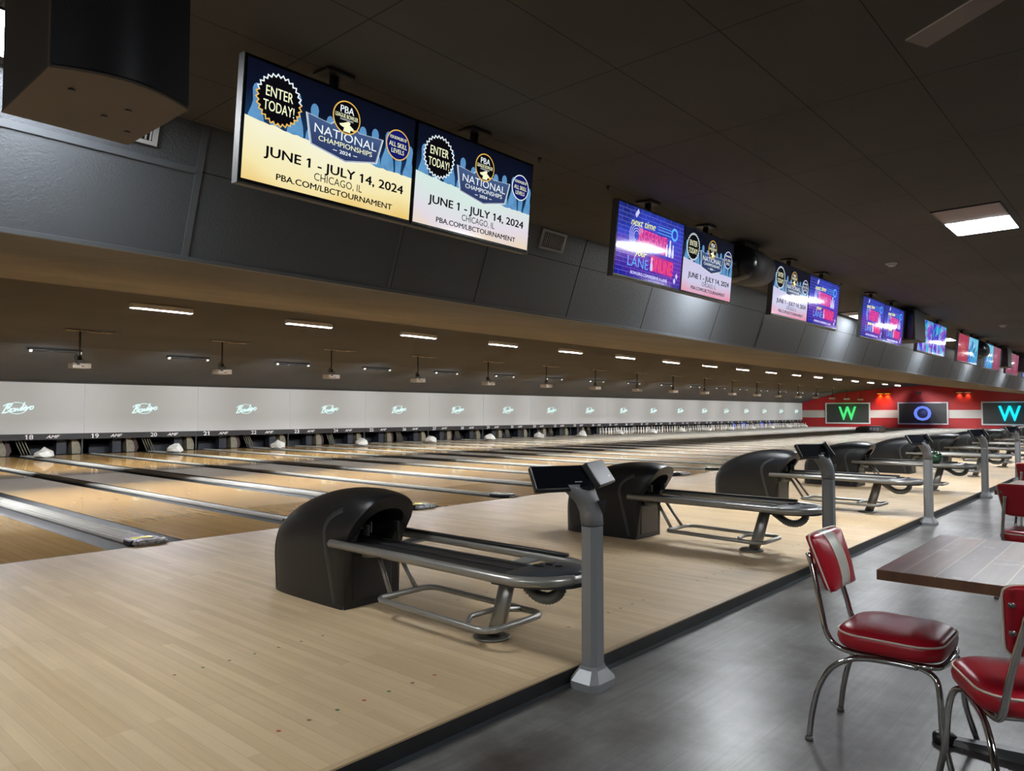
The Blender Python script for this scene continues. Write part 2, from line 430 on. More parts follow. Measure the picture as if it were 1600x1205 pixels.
_tc = {}
def text_mesh(s, bold, shear, sp=1.0):
    key = (s, bold, shear, sp)
    if key in _tc: return _tc[key]
    fat = bold; bold = min(bold, 0)
    def conv(st):
        c = bpy.data.curves.new('t', 'FONT'); c.body = st; c.size = 1; c.offset = bold; c.shear = shear; c.space_character = sp
        c.resolution_u = 3
        o = bpy.data.objects.new('t', c); COL.objects.link(o)
        bpy.context.view_layer.update()
        dg = bpy.context.evaluated_depsgraph_get()
        me = bpy.data.meshes.new_from_object(o.evaluated_get(dg))
        r = ([tuple(v.co) for v in me.vertices], [tuple(p.vertices) for p in me.polygons])
        bpy.data.objects.remove(o); bpy.data.curves.remove(c); bpy.data.meshes.remove(me)
        return r
    vs, fs = conv(s)
    caps = conv('H')
    y1 = max(v[1] for v in caps[0])
    vs, fs = list(vs), list(fs)
    for i, chx in enumerate(s):
        if chx == '1':          # a flag on the figure one
            pv, _ = conv(s[:i+1]); x1 = max(v[0] for v in pv); st = .085
            if i+1 == len(s): x1 = max(v[0] for v in vs)
            n = len(vs)
            vs += [(x1-st, y1, 0), (x1-st, y1-.12, 0), (x1-st-.13, y1-.19, 0), (x1-st-.13, y1-.10, 0)]
            vs[-4:] = [(a_, b_, .004) for a_, b_, _ in vs[-4:]]
            fs.append((n, n+3, n+2, n+1))
    if fat > 0:
        base, bf = list(vs), list(fs)
        for kk, (dx, dy) in enumerate(((fat*.55, 0), (-fat*.55, 0), (0, fat*.4), (0, -fat*.4)), 1):
            n = len(vs)
            vs += [(v[0]+dx, v[1]+dy, -.006*kk) for v in base]; fs += [tuple(q+n for q in f) for f in bf]
    _tc[key] = (vs, fs, y1)
    return _tc[key]

def tag(o, label=None, cat=None, group=None, kind=None):
    if label: o['label'] = label
    if cat: o['category'] = cat
    if group: o['group'] = group
    if kind: o['kind'] = kind
    return o
def thing(name, label, cat, loc=(0, 0, 0), rz=0.0, group=None):
    o = bpy.data.objects.new(name, None); COL.objects.link(o)
    o.empty_display_size = .1
    o.location = loc; o.rotation_euler = (0, 0, rz)
    return tag(o, label, cat, group)
def dup(root, loc, rz=None, label=None, skip=()):
    def cp(o, par):
        c = o.copy(); COL.objects.link(c)
        if par: c.parent = par
        for ch in [x for x in KIDS.get(o.name, []) if x.name.split('.')[0] not in skip]: cp(ch, c)
        return c
    c = cp(root, None); c.location = loc
    if rz is not None: c.rotation_euler = (0, 0, rz)
    if label: c['label'] = label
    return c
KIDS = {}
def index_kids():
    KIDS.clear()
    for o in bpy.data.objects:
        if o.parent: KIDS.setdefault(o.parent.name, []).append(o)
def smooth_path(pts, sub=6):
    """Catmull-Rom through points"""
    P = [Vector(p) for p in pts]; out = []
    for i in range(len(P)-1):
        p0 = P[max(i-1, 0)]; p1 = P[i]; p2 = P[i+1]; p3 = P[min(i+2, len(P)-1)]
        for k in range(sub):
            t = k/sub
            out.append(.5*((2*p1)+(-p0+p2)*t+(2*p0-5*p1+4*p2-p3)*t*t+(-p0+3*p1-3*p2+p3)*t**3))
    out.append(P[-1]); return out
def lerp(a, b, t): return a+(b-a)*t
ORD = ['nearest', 'second', 'third', 'fourth', 'fifth', 'sixth', 'seventh', 'eighth', 'ninth', 'tenth', 'eleventh', 'twelfth', 'thirteenth',
       'fourteenth', 'fifteenth', 'sixteenth', 'seventeenth', 'eighteenth', 'nineteenth', 'twentieth', 'twenty-first']

# ------------------------------------------------------------------ the setting
def struct(o): o['kind'] = 'structure'; return o
XM, XE = X_MIN, X_END

# concourse floor and approach
b = MB(); b.box((XM, Y_MIN, -.1), (XE, Y_STEP+.02, 0)); struct(b.build('floor', 'floor'))
b = MB(); b.mat(0).box((XM, Y_STEP+.012, 0), (XE, Y_FOUL, ZA))
APP = struct(b.build('floor_approach', ['approach']))
# black riser, trims
b = MB(); b.box((XM, Y_STEP, 0), (XE, Y_STEP+.012, ZA-.006)); struct(b.build('trim_1', 'riser'))
b = MB(); b.box((XM, Y_STEP-.035, 0), (XE, Y_STEP, .004)); struct(b.build('trim_2', 'hood_trim'))
b = MB(); b.box((XM, Y_STEP-.002, ZA-.006), (XE, Y_STEP+.03, ZA+.0015)); struct(b.build('trim_3', 'edge_wood'))
# foul line
b = MB(); b.box((XM, Y_FOUL-.012, ZA), (XE, Y_FOUL, ZA+.0006)); struct(b.build('trim_4', M('brown_foul_line', (.22, .13, .06), .5)))
# inlaid guide dots
b = MB()
def dot(x, y, r=.009):
    b.poly([(x+r*math.cos(2*PI*k/12), y+1.3*r*math.sin(2*PI*k/12), ZA+.0008) for k in range(12)])
for k in range(-2, 12):
    for c in (1.42+.585+PP*k-.585, 3.306+PP*k):
        c0 = c+.5835
        for j in range(-3, 4):
            b.mat(1 if (j+3) % 3 == 0 else (2 if j % 2 else 0))
            dot(c0+j*.138, 2.645, .009); b.mat(0 if j % 2 else 2); dot(c0+j*.138, 3.575, .008)
MAT['dot_brown'] = M('brown_dowel', (.16, .07, .03), .4); MAT['dot_red'] = M('red_dowel', (.40, .04, .02), .4); MAT['dot_green'] = M('green_dowel', (.02, .13, .06), .4)
d = b.build('guide_dots', ['dot_brown', 'dot_red', 'dot_green'], APP)

# walls
b = MB(); b.box((XE, Y_MIN, 0), (XE+.15, 25.6, 4.0)); WR = struct(b.build('wall_right', 'red_wall'))
b = MB(); b.box((XE-.006, -8, .905), (XE, Y_MASK, 1.555)); struct(b.build('trim_5', 'white_stripe'))
b = MB(); b.box((XM-.15, Y_MIN, 0), (XM, 26.5, 4.0)); struct(b.build('wall_left', 'wall_dark'))
b = MB(); b.box((XM, Y_MIN-.15, 0), (XE, Y_MIN, 3.4)); struct(b.build('wall_back', 'wall_dark'))
# ceilings: tile field with openings is left whole; lights sit just under it
b = MB(); b.box((XM, Y_MIN, ZC), (XE, Y_FT+.05, ZC+.08)); struct(b.build('ceiling', 'ceiling'))
b = MB(); b.poly([(XM, Y_FB, Z_FB), (XE, Y_FB, Z_FB), (XE, Y_RIDGE, Z_RIDGE), (XM, Y_RIDGE, Z_RIDGE)])
struct(b.build('ceiling_soffit', 'soffit'))
prof = [(Y_RIDGE, Z_RIDGE), (15.6, 3.50), (17.5, 3.36), (19.2, 3.235), (Y_SL, 3.05)]
b = MB()
for (y0, z0), (y1, z1) in zip(prof, prof[1:]):
    b.poly([(XM, y0, z0), (XE, y0, z0), (XE, y1, z1), (XM, y1, z1)])
struct(b.build('ceiling_lanes', 'lane_ceiling'))
def lane_ceiling_z(y):
    for (y0, z0), (y1, z1) in zip(prof, prof[1:]):
        if y <= y1: return lerp(z0, z1, (y-y0)/(y1-y0))
    return 3.05
# sloped charcoal panel above the masking
b = MB(); b.poly([(XM, Y_SL, 3.05), (XE, Y_SL, 3.05), (XE, Y_MASK+.02, 2.235), (XM, Y_MASK+.02, 2.235)])
b.box((XM, Y_MASK-.03, Z_MT), (XE, Y_MASK+.05, Z_MT+.045)); struct(b.build('wall_front_upper', 'dark_wall'))
# pit: back, floor
b = MB(); b.box((XM, 26.3, 0), (XE, 26.4, 2.3)); struct(b.build('wall_front', 'pit'))
b = MB(); b.box((XM, 24.3, .0), (XE, 26.3, .04)); struct(b.build('floor_pit', 'pit'))
b = MB(); b.box((XM, Y_FOUL, -.05), (XE, 24.3, .0)); struct(b.build('floor_under_lanes', 'pit'))
b = MB(); b.box((XM, 24.5, 1.0), (XE, 26.3, 1.04)); struct(b.build('ceiling_pit', 'pit'))

# bulkhead over the foul line: lower and upper rows of panels
def fz(y): return lerp(ZC, Z_FB, (y-Y_FT)/(Y_FB-Y_FT))
def fp(x, t, off=0.0):
    """point of the bulkhead face; t = 0 ceiling, 1 bottom; off along its outward normal"""
    n = Vector((0, -(ZC-Z_FB), -(Y_FB-Y_FT))).normalized()
    return Vector((x, lerp(Y_FT, Y_FB, t), lerp(ZC, Z_FB, t))) + n*off
b = MB()
b.mat(0)
q = [fp(XM, 0), fp(XM, 1), Vector((XM, Y_FB+.1, Z_FB+.012)), Vector((XM, Y_FT+.12, ZC))]
b.prism(q, (XE-XM, 0, 0))
BK = struct(b.build('wall_bulkhead', 'bulkhead'))
T_MID = .335
seams = [-4.4, -1.98, .82-.35, 2.235, 4.02, 5.05, 6.52, 8.08, 9.0+.98, 11.55, 13.4, 14.6, 16.0]
while seams[-1] < XE-2.5: seams.append(seams[-1]+(1.25 if len(seams) % 3 else 2.44))
b = MB()
def strip(x0, t0, x1, t1, w, off, d, vertical):
    if vertical:
        P = [fp(x0-w/2, t0, off), fp(x0+w/2, t0, off), fp(x0+w/2, t1, off), fp(x0-w/2, t1, off)]
        n = (fp(0, 0, 1)-fp(0, 0, 0))
        b.prism(P, n*d)
    else:
        P = [fp(x0, t0-w/2, off), fp(x1, t0-w/2, off), fp(x1, t0+w/2, off), fp(x0, t0+w/2, off)]
        n = (fp(0, 0, 1)-fp(0, 0, 0))
        b.prism(P, n*d)
b.mat(0)
for i, x in enumerate(seams):
    strip(x, 0, x, 1, .012, 0, .002, True)
strip(seams[3], T_MID, XE, T_MID, .008, 0, .002, False)
b.mat(1)
strip(seams[3], 0, seams[3], .975, .045, .002, .006, True)
strip(XM, T_MID, seams[3], T_MID, .045, .002, .006, False)
strip(seams[4]-.02, 0, 0, .975, .03, .002, .004, True)
strip(XM, .985, XE, .985, .03, .002, .012, False)
strip(11.62, .5, 11.62, .97, .05, .002, .006, True)
b.build('seams', ['seam', 'bulkhead_trim'], BK)

# ------------------------------------------------------------------ displays W O W on the red end wall
def display(yc, letter, col, es, lab):
    t = thing('wall_display', lab, 'display', (XE-.05, yc, 1.285), 0, 'framed letter displays on the red wall')
    hw, hh = 1.84, .91
    b = MB()
    for (a, c) in (((-.03, -hw, -hh), (.05, hw, -hh+.1)), ((-.03, -hw, hh-.1), (.05, hw, hh)), ((-.03, -hw, -hh+.1), (.05, -hw+.1, hh-.1)), ((-.03, hw-.1, -hh+.1), (.05, hw, hh-.1))):
        b.box(a, c)
    b.build('frame', 'frame_white', t)
    b = MB(); b.box((.0, -hw+.1, -hh+.1), (.045, hw-.1, hh-.1)); b.build('panel', 'panel_dark', t)
    b = MB()
    n0 = len(b.bm.verts)
    b.text(letter, 1.13, (-.004, .0, 0), (0, -1, 0), (0, 0, 1), bold=.035, width=1.45 if letter == 'W' else 1.28)
    r = bmesh.ops.extrude_face_region(b.bm, geom=list(b.bm.faces))
    for v in [g for g in r['geom'] if isinstance(g, bmesh.types.BMVert)]: v.co.x -= .05
    b.build('letter', M('letter_fill_'+lab.split()[0], (.02, .02, .02), .5, emit=col, es=es), t)  # coloured light cast on the letter is put in as glow
    # added point light for the coloured wash on letter, panel and frame
    ld = bpy.data.lights.new('letter_fill', 'POINT'); ld.energy = 20*es; ld.color = col; ld.shadow_soft_size = .25
    lo = bpy.data.objects.new('letter_fill', ld); COL.objects.link(lo); lo.location = (-.55, 0, .15); lo.parent = t
    return t
display(20.53, 'W', (.06, .80, .20), 1.0, 'green letter W in a white frame on the far red wall')
display(14.72, 'O', (.16, .25, .95), 1.0, 'blue letter O in a white frame on the far red wall')
display(8.80, 'W', (.0, .72, .95), 1.2, 'cyan letter W in a white frame at the right of the red wall')

def wall_wash(yc, lab, m, col, e):
    t = thing('wall_lamp', lab, 'lamp', (XE-.12, yc, 2.97))
    b = MB(); b.box((-.06, -.56, -.03), (.12, .56, .03), .01); b.build('housing', 'mount', t)
    for s in (-1, 1):
        b = MB(); b.box((-.05, s*.28-.2, -.055), (.05, s*.28+.2, -.03)); b.build('lens', m, t)
        ld = bpy.data.lights.new('wash', 'SPOT'); ld.energy = e; ld.color = col; ld.spot_size = 1.5; ld.spot_blend = .8; ld.shadow_soft_size = .05
        lo = bpy.data.objects.new('wash', ld); COL.objects.link(lo); lo.location = (-.02, s*.28, -.07); lo.rotation_euler = (0, -.35, 0); lo.parent = t
wall_wash(17.6, 'amber wall washer lamp between the green W and the O', 'amber_lamp', (1, .25, .01), 170)
wall_wash(11.8, 'dim khaki wall washer lamp between the O and the cyan W', 'khaki_lamp', (1, .6, .25), 30)
b = MB(); b.box((-.1, -.12, -.12), (.1, .12, .12), .02); o = b.build('wall_speaker', 'speaker', loc=(XE-.1, 14.95, 2.96)); tag(o, 'small black speaker high on the red wall above the O', 'speaker')

# ------------------------------------------------------------------ lanes and what lies between them
LW, WG = 1.167, .716
def lane_span(num):
    k = (num-18)//2+1 if num % 2 == 0 else (num-17)//2
    return (3.306+PP*k, 4.473+PP*k) if num % 2 == 0 else (4.903+PP*k, 6.07+PP*k)
LANES = list(range(12, 52))
for n in LANES:
    x0, x1 = lane_span(n)
    if x1 > XE: continue
    t = thing('bowling_lane', 'polished wooden bowling lane leading to the number %d' % n, 'bowling lane', ((x0+x1)/2, Y_FOUL, 0), 0, 'bowling lanes')
    b = MB(); b.box((-(x1-x0)/2, .004, .03), ((x1-x0)/2, 24.2-Y_FOUL, ZA)); b.build('lane_bed', 'lane', t)
    b = MB()
    for j in range(-3, 4):
        y = 4.75-abs(j)*.30; x = j*.138
        b.prism([(x-.016, y-.09, ZA+.0003), (x+.016, y-.09, ZA+.0003), (x, y+.06, ZA+.0003)], (0, 0, .0002))
    if n < 24: b.build('aiming_arrows', 'dot_brown', t)
    else: b.bm.free()

def gutter_trough(b, xa, xb, y0, y1, depth=.055):
    n = 8; rings = []
    for y in (y0, y1):
        ring = []
        for k in range(n+1):
            t = k/n
            ring.append((lerp(xa, xb, t), y, ZA-.004-depth*math.sin(PI*t)))
        rings.append(ring)
    b.loft(rings, closed_ring=False)
def divider(xa, xb, wide, lab, k):
    L = 24.2-Y_FOUL
    t = thing('lane_divider', lab, 'gutter divider', (xa, Y_FOUL, 0), 0, 'capped dividers between the lanes' if wide else 'narrow dividers between the lanes')
    w = xb-xa
    c0, c1 = (.225, .485) if wide else (.155, .285)
    for (p, q) in ((.006, c0), (c1, w-.006)):
        b = MB(); gutter_trough(b, p, q, .03, L)
        b.box((p-.004, .01, 0), (p+.004, L, ZA-.003)); b.box((q-.004, .01, 0), (q+.004, L, ZA-.003))
        b.box((p, 0, 0), (q, .03, ZA-.002))
        b.build('gutter', 'gutter', t, recalc=False)
    b = MB()
    zt = ZA+.028 if wide else ZA+.03
    pr = [(c0, 0, .0), (c0, 0, ZA+.012), (c0+.02, 0, zt), (c1-.02, 0, zt), (c1, 0, ZA+.012), (c1, 0, 0)]
    b.prism([(x, .16, z) for x, y, z in pr], (0, L-.16-(.0), 0))
    if wide:
        for xx in (.285, .425): b.box((xx-.003, .16, zt), (xx+.003, L, zt+.003))
    b.build('capping', 'gutter_cap', t)
    b = MB(); b.box((c1+.001, .01, 0), (c1+.012, L, ZA+.022)); b.build('edge_strip', 'gutter_black', t)
    # end cap at the foul line
    b = MB()
    if wide:
        b.box((c0-.01, .03, ZA-.01), (c1+.02, .24, ZA+.055), .02)
        ec = b.build('end_cap', 'black_plastic', t)
        b = MB(); b.box((c0+.03, .09, ZA+.0552), (c1-.04, .20, ZA+.0572)); 
        if k in (0, 1): b.build('sticker', 'yellow', ec)
        else: b.bm.free()
        b = MB(); b.box((c0+.0, -.03, ZA+.0), (c1+.05, .07, ZA+.052), .022, 3)
        for v in b.bm.verts: v.co += Vector((rnd.uniform(-.006, .006), rnd.uniform(-.008, .008), rnd.uniform(-.004, .004)))
        b.build('wrapping', 'silver_wrap', t)
    else:
        b.box((c0-.02, .02, ZA-.01), (c1+.02, .42, ZA+.045), .018)
        b.build('end_cap', 'black_plastic', t)
        b = MB(); b.box((c0, -.04, ZA), (c1+.02, .06, ZA+.035), .015); b.build('wrapping', 'silver_wrap', t)
for k in range(-2, 19):
    xa = 2.59+PP*k
    if xa+WG < XE and xa > XM:
        n = 15+2*k
        divider(xa, xa+WG, True, 'wide grey capped gutter divider between lanes %d and %d' % (n, n+1), k)
    xa = 4.473+PP*k
    if xa+.43 < XE:
        n = 16+2*k
        divider(xa, xa+.43, False, 'narrow gutter divider between lanes %d and %d' % (n, n+1), k)

# white faceted covers at the far end of the wide dividers
def cover(x, lab):
    b = MB()
    r = bmesh.ops.create_icosphere(b.bm, subdivisions=2, radius=1)
    rr = random.Random(int(x*10))
    for v in r['verts']:
        v.co = Vector((v.co.x*.23, v.co.y*.3, max(v.co.z, -.17)*.24)) * rr.uniform(.82, 1.12)
        if v.co.x < -.06: v.co.z *= .72
    o = b.build('ball_track_cover', 'cap_white', loc=(x, 22.55, ZA+.085))
    tag(o, lab, 'cover', 'white covers at the pin end of the wide dividers')
for k in range(0, 18):
    x = 2.59+PP*k+.355
    if k >= 1 and x < XE-.4:
        cover(x, 'white faceted cover on the divider between lanes %d and %d, near the pins' % (15+2*k, 16+2*k))

# ------------------------------------------------------------------ masking units over the pins
def masking(k, full=True):
    x0 = 4.517+PP*k; x1 = min(x0+PP, XE-.01)
    w = x1-x0
    n = 17+2*k
    t = thing('masking_panel', 'pale grey masking screen above lanes %d and %d' % (n, n+1) if w > 3 else 'short end piece of the pale grey masking screen',
              'masking screen', (x0, Y_MASK, 0), 0, 'masking screens over the pins')
    b = MB(); b.box((.003, 0, Z_MB), (w-.003, .05, Z_MT)); b.build('screen', 'mask', t)
    b = MB(); b.box((.004, -.012, .525), (w-.004, .04, Z_MB)); band = b.build('number_band', 'mask_band', t)
    for j, xx in enumerate((4.825, 6.565)):
        if xx-4.517 > w-.7: continue
        b = MB()
        b.text(str(n+j), .128, (xx-4.517, -.016, .612), (1, 0, 0), (0, 0, 1), bold=.05, width=.21)
        b.build('lane_number', 'white_print', band)
    for j, xx in enumerate((5.43, 7.17)):
        if xx-4.517 > w-.4: continue
        b = MB()
        b.text('AMF', .085, (xx-4.517, -.016, .612), (1, 0, 0), (0, 0, 1), bold=.06, shear=.35, width=.36)
        b.build('maker_mark', 'white_print', band)
    b = MB(); b.box((w-.055, .0, ZA), (w-.02, .035, .525)); b.build('support_post', 'hood_trim', t)
    if w > 2:
        cx, cz = 6.257-4.517, 1.445
        b = MB()
        def stroke(pts, r=.0095):
            P = []
            for (x, y) in pts:
                X_ = x*.74-.36 + y*.10; Z_ = y*.23-.085
                P.append((cx+X_*.985-Z_*.12, -.006, cz+Z_*.985+X_*.14))
            b.tube(smooth_path(P, 4), r, 4)
        stroke([(-.08, .80), (.0, .98), (.13, 1.05), (.21, .90), (.15, .60), (.04, .52), (.17, .50), (.21, .22), (.10, -.02), (-.04, .0)])
        stroke([(.07, 1.0), (.03, .5), (.0, .0)], .012)
        for cxx in (.30, .94): stroke([(cxx+.065*math.cos(a*PI/4), .2+.2*math.sin(a*PI/4)) for a in range(9)])
        stroke([(.37, .42), (.39, .02), (.45, .36), (.49, .02), (.56, .42)])
        stroke([(.58, .0), (.60, .5), (.63, 1.0), (.61, .5), (.62, .0)])
        stroke([(.66, .2), (.74, .28), (.71, .42), (.65, .22), (.70, .0), (.78, .12)])
        stroke([(.79, .0), (.80, .42), (.82, .22), (.89, .42)])
        pts = [(cx-.0+.235*math.cos(2*PI*i/28), -.003, cz+.165*math.sin(2*PI*i/28)) for i in range(28)]
        b.tube(pts, .006, 4, closed=True)
        b.build('projected_logo', 'logo_glow', t)
for k in range(-3, 18): masking(k)
# mask lamp row: the pins' own light is off

# machinery seen in the pit under the masking
def machine(x, kind, n):
    t = thing('pin_machine', 'khaki pin machine panel in the pit at the right of lane %d' % n, 'machine', (x, 24.62, 0), 0, 'pin machine panels in the dark pit')
    b = MB()
    prof = [(.0, .0), (.02, .14), (-.02, .30), (-.10, .46), (-.10, .52), (-.34, .52), (-.34, .44), (-.24, .42), (-.22, 0)]
    b.prism([(px, 0, ZA+pz) for px, pz in prof], (0, .35, 0))
    b.build('side_panel', 'machine', t)
    b = MB(); b.box((-.62, .08, ZA), (-.36, .38, .58)); b.build('housing', 'pit_board', t)
    if kind == 'B':
        b = MB(); prof = [(.10, 0), (.16, .14), (.1, .34), (.03, .52), (-.05, .52), (.0, .3), (.03, .12), (.0, 0)]
        b.prism([(px, .05, ZA+pz) for px, pz in prof], (0, .3, 0)); b.build('guide_panel', 'machine_brown', t)
        for j in range(4):
            b = MB(); b.tube([(.22+j*.075, .0, .54), (.40+j*.075, .0, ZA+.01)], .014, 6); b.build('guard_rod', 'machine', t)
for k in range(-1, 18):
    xe = 4.473+PP*k
    n = 16+2*k
    if xe+.1 < XE-1: machine(xe+.02, 'A', n)
    xo = 6.07+PP*k
    if xo+.5 < XE-1: machine(xo-.02, 'B', n+1)
# dark boards behind the pins and coloured pit lights on the far lanes
for k in range(-1, 18):
    for n in (16+2*k, 17+2*k):
        x0, x1 = lane_span(n)
        if x1 > XE: continue
        m = 'pit_board'
        if n in (45, 46, 48, 49): m = 'blue_light'
        if n == 47: m = 'olive_light'
        b = MB(); b.box((x0+.02, 25.2, .041), (x1-.02, 25.25, .48 if m != 'pit_board' else .33))
        o = b.build('pit_curtain', m)
        tag(o, ('glowing blue' if m == 'blue_light' else 'dull olive lit' if m == 'olive_light' else 'dark') + ' cushion board behind the pins of lane %d' % n, 'pit curtain', 'cushion boards behind the pins')

# pins
def pin_mesh():
    b = MB()
    b.lathe([(0, 0), (.026, 0), (.029, .01), (.045, .06), (.0605, .115), (.057, .16), (.040, .21), (.026, .245), (.0235, .26), (.026, .29), (.032, .325), (.032, .345), (.026, .365), (.014, .378), (0, .381)], 14)
    return b
b = pin_mesh(); P0 = b.build('bowling_pin', 'pin_white'); first = True
def place_pin(x, y, lab, grp):
    global first
    o = P0 if first else P0.copy()
    if not first: COL.objects.link(o)
    first = False
    o.location = (x, y, ZA); tag(o, lab, 'bowling pin', grp)
for n in range(34, 52):
    x0, x1 = lane_span(n)
    if x1 > XE: continue
    cx = (x0+x1)/2
    for row in range(4):
        for j in range(row+1):
            place_pin(cx+(j-row/2)*.305, 23.35+row*.264, 'white bowling pin racked at the end of lane %d' % n, 'pins racked on the far lanes')

# ------------------------------------------------------------------ ball returns (local: x across, y towards the pins, z from the approach)
def hood_sections():
    """stations from the back to the front rim: (y at the floor, y lean at top, half width, height, roundness)"""
    return [(.93, -.10, .13, .40, 2.2), (.885, -.11, .20, .52, 2.4), (.80, -.12, .235, .60, 2.5), (.66, -.13, .248, .675, 2.6), (.50, -.13, .250, .725, 2.7), (.34, -.15, .250, .755, 2.8),
            (.20, -.165, .250, .762, 2.8), (.10, -.19, .247, .755, 2.8), (.02, -.215, .245, .738, 2.8), (.0, -.222, .236, .722, 2.8)]
def arch(w, h, p, n=26, z0=0.0, wtop=1.0):
    """superelliptic arch from the left foot over the top to the right foot"""
    out = []
    zk = h*.46
    for i in range(n+1):
        t = i/n
        if t < .22: x, z = -w, lerp(z0, zk, t/.22)
        elif t > .78: x, z = w, lerp(zk, z0, (t-.78)/.22)
        else:
            a = PI*(1-(t-.22)/.56)
            c, s = math.cos(a), math.sin(a)
            x = w*math.copysign(abs(c)**(2/p), c); z = zk+(h-zk)*abs(s)**(2/p)
        out.append((x, z))
    return out
def hood_ring(y, lean, w, h, p):
    r = []
    for x, z in arch(w, h, p):
        tz = max(0, (z-.34)/(.76-.34))
        fl = 1 + .07*max(0, min(1, (z-.36)/.2))*(1 if lean < -.17 else .3)
        flare = x*fl if abs(x) > .1 else x
        # gently narrower at the foot of the shell
        flare *= (.95 + .05*min(1, z/.4))
        r.append(Vector((flare, y+lean*tz*tz*(3-2*min(tz, 1)), z)))
    return r
def make_ball_return():
    t = thing('ball_return', '', 'ball return')
    secs = [hood_ring(*s) for s in hood_sections()]
    b = MB()
    V = b.loft(secs, closed_ring=False)
    b.face(V[0][::-1])
    hood = b.build('hood', 'hood', t)
    m = hood.modifiers.new('s', 'SUBSURF'); m.levels = 1; m.render_levels = 1
    # face: rim with the arched mouth, tunnel, lower front panel with a door
    front = secs[-1]
    n = len(front)
    inner = []
    for i, (x, z) in enumerate(arch(.150, .255, 2.3, n-1)):
        zz = .385+z*1.0
        tz = max(0, (zz-.34)/(.42))
        inner.append(Vector((x*(1.0+.10*min(1, max(0, (zz-.45)/.1))), -.222*tz*tz*(3-2*min(tz, 1))-.004, zz)))
    b = MB()
    A = [b.bm.verts.new(p) for p in front]; B = [b.bm.verts.new(p) for p in inner]
    for i in range(n-1): b.face([A[i], A[i+1], B[i+1], B[i]], False)
    b.face([A[0], B[0], B[-1], A[-1]])
    b.build('front_panel', 'hood_face', t)
    b = MB(); back = [Vector((v.x*.8, v.y+.42, .385+(v.z-.385)*.8)) for v in inner]
    b.loft([inner, back], closed_ring=True, smooth=False, cap1=True); b.build('mouth', 'hood_in', t)
    b = MB(); b.box((-.155, -.010, .045), (.155, .004, .335), .006); b.build('access_door', 'black_plastic', t)
    for s in (-1, 1):
        b = MB(); b.box((s*.122-.010, -.12, .47), (s*.122+.010, -.07, .54), .004); b.build('gate_arm', 'mount', t)
    b = MB(); b.box((-.11, .0, .50), (-.02, .02, .512)); b.box((-.03, -.02, .47), (-.02, .005, .54)); b.build('sensor', 'foot', t)
    # accent strips laid on both sides of the shell
    from mathutils.bvhtree import BVHTree
    bpy.context.view_layer.update()
    tree = BVHTree.FromObject(hood, bpy.context.evaluated_depsgraph_get())
    def ribbon(path, w, s, m, name):
        P = [(q.y, q.z) for q in smooth_path([(0, a, c) for a, c in path], 5)]
        rows = []
        for i, (y, z) in enumerate(P):
            y1, z1 = P[min(i+1, len(P)-1)]; y0, z0 = P[max(i-1, 0)]
            d = math.hypot(y1-y0, z1-z0) or 1; ny, nz = -(z1-z0)/d, (y1-y0)/d
            row = []
            for k in (-1, -.5, 0, .5, 1):
                o_ = Vector((s*1.0, y+ny*w*k, z+nz*w*k)); hit = tree.ray_cast(o_, Vector((-s, 0, 0)), 1.0)[0]
                if hit is None: row = None; break
                row.append(hit + Vector((s*(.0045 if abs(k) < 1 else .0005), 0, 0)))
            if row: rows.append(row)
        if len(rows) > 1:
            b = MB(); b.loft(rows, closed_ring=False); b.build(name, m, t)
    for s in (-1, 1):
        ribbon([(.085, .03), (.125, .20), (.165, .36), (.185, .47), (.165, .545), (.10, .60), (.02, .635)], .017, s, 'hood_strip', 'accent_strip')
        ribbon([(.80, .03), (.83, .16), (.835, .30), (.80, .44)], .006, s, 'hood_strip', 'rear_seam')
    # rack: side rails, joined round the nose
    zr = .425
    def railpath(s, y0):
        P = [(s*.285, y0, zr), (s*.285, -.6, zr), (s*.285, -1.15, zr-.002), (s*.285, -1.38, zr-.004)]
        for k in range(1, 7):
            a = (PI/2)*k/6
            P.append((s*.285*math.cos(a), -1.40-.30*math.sin(a), zr-.006))
        return P
    for s in (-1, 1):
        b = MB(); b.tube([Vector(p) for p in railpath(s, .06)], .0265, 14); b.build('side_rail', 'rail', t)
    b = MB(); b.box((.262, -1.40, zr+.022), (.300, .02, zr+.040), .006); b.build('rail_pad', 'black_plastic', t)
    b = MB()
    for s in (-1,):
        b.box((-.232, -1.42, zr-.030), (.075, .10, zr-.004), .008)
    for i in range(3): b.box((-.20+i*.115, -1.40, zr-.006), (-.17+i*.115, .08, zr+.004), .003)
    b.build('ball_track', 'belt', t)
    for y in (-1.15, -.16):
        b = MB(); b.prism([(.06, y-.05, zr-.02), (.285, y-.06, zr-.012), (.285, y+.06, zr-.012), (.06, y+.02, zr-.02)], (0, 0, -.012)); b.build('cross_bracket', 'bracket', t)
    # nose cap
    b = MB()
    rings = []
    for k in range(0, 9):
        u = k/8
        y = -1.33-.385*math.sin(PI/2*u)
        w = .262*math.cos(PI/2*u*.97)+.008
        hh = .055*(1-.35*u)*(0.25+.75*min(1, u*3)) if u < .999 else .02
        ring = []
        for i in range(13):
            a = PI*i/12
            ring.append((w*math.cos(a)*1.0, y, zr-.01+hh*math.sin(a)))
        ring.append((-w, y, zr-.045)); ring.append((w, y, zr-.045))
        rings.append(ring)
    b.loft(rings, True, True, cap0=True, cap1=True)
    nose = b.build('nose_cap', 'nose', t)
    b = MB()
    for (cx, cy, rr, a0) in ((-.05, -1.47, .032, .3), (.01, -1.50, .03, 2.0), (-.01, -1.56, .022, .9)):
        b.prism([(cx+rr*math.cos(a0+2*PI*i/3), cy+rr*math.sin(a0+2*PI*i/3), zr+.030) for i in range(3)], (0, 0, .012))
    b.build('button', 'black_plastic', nose)
    # hose loop under the nose
    b = MB()
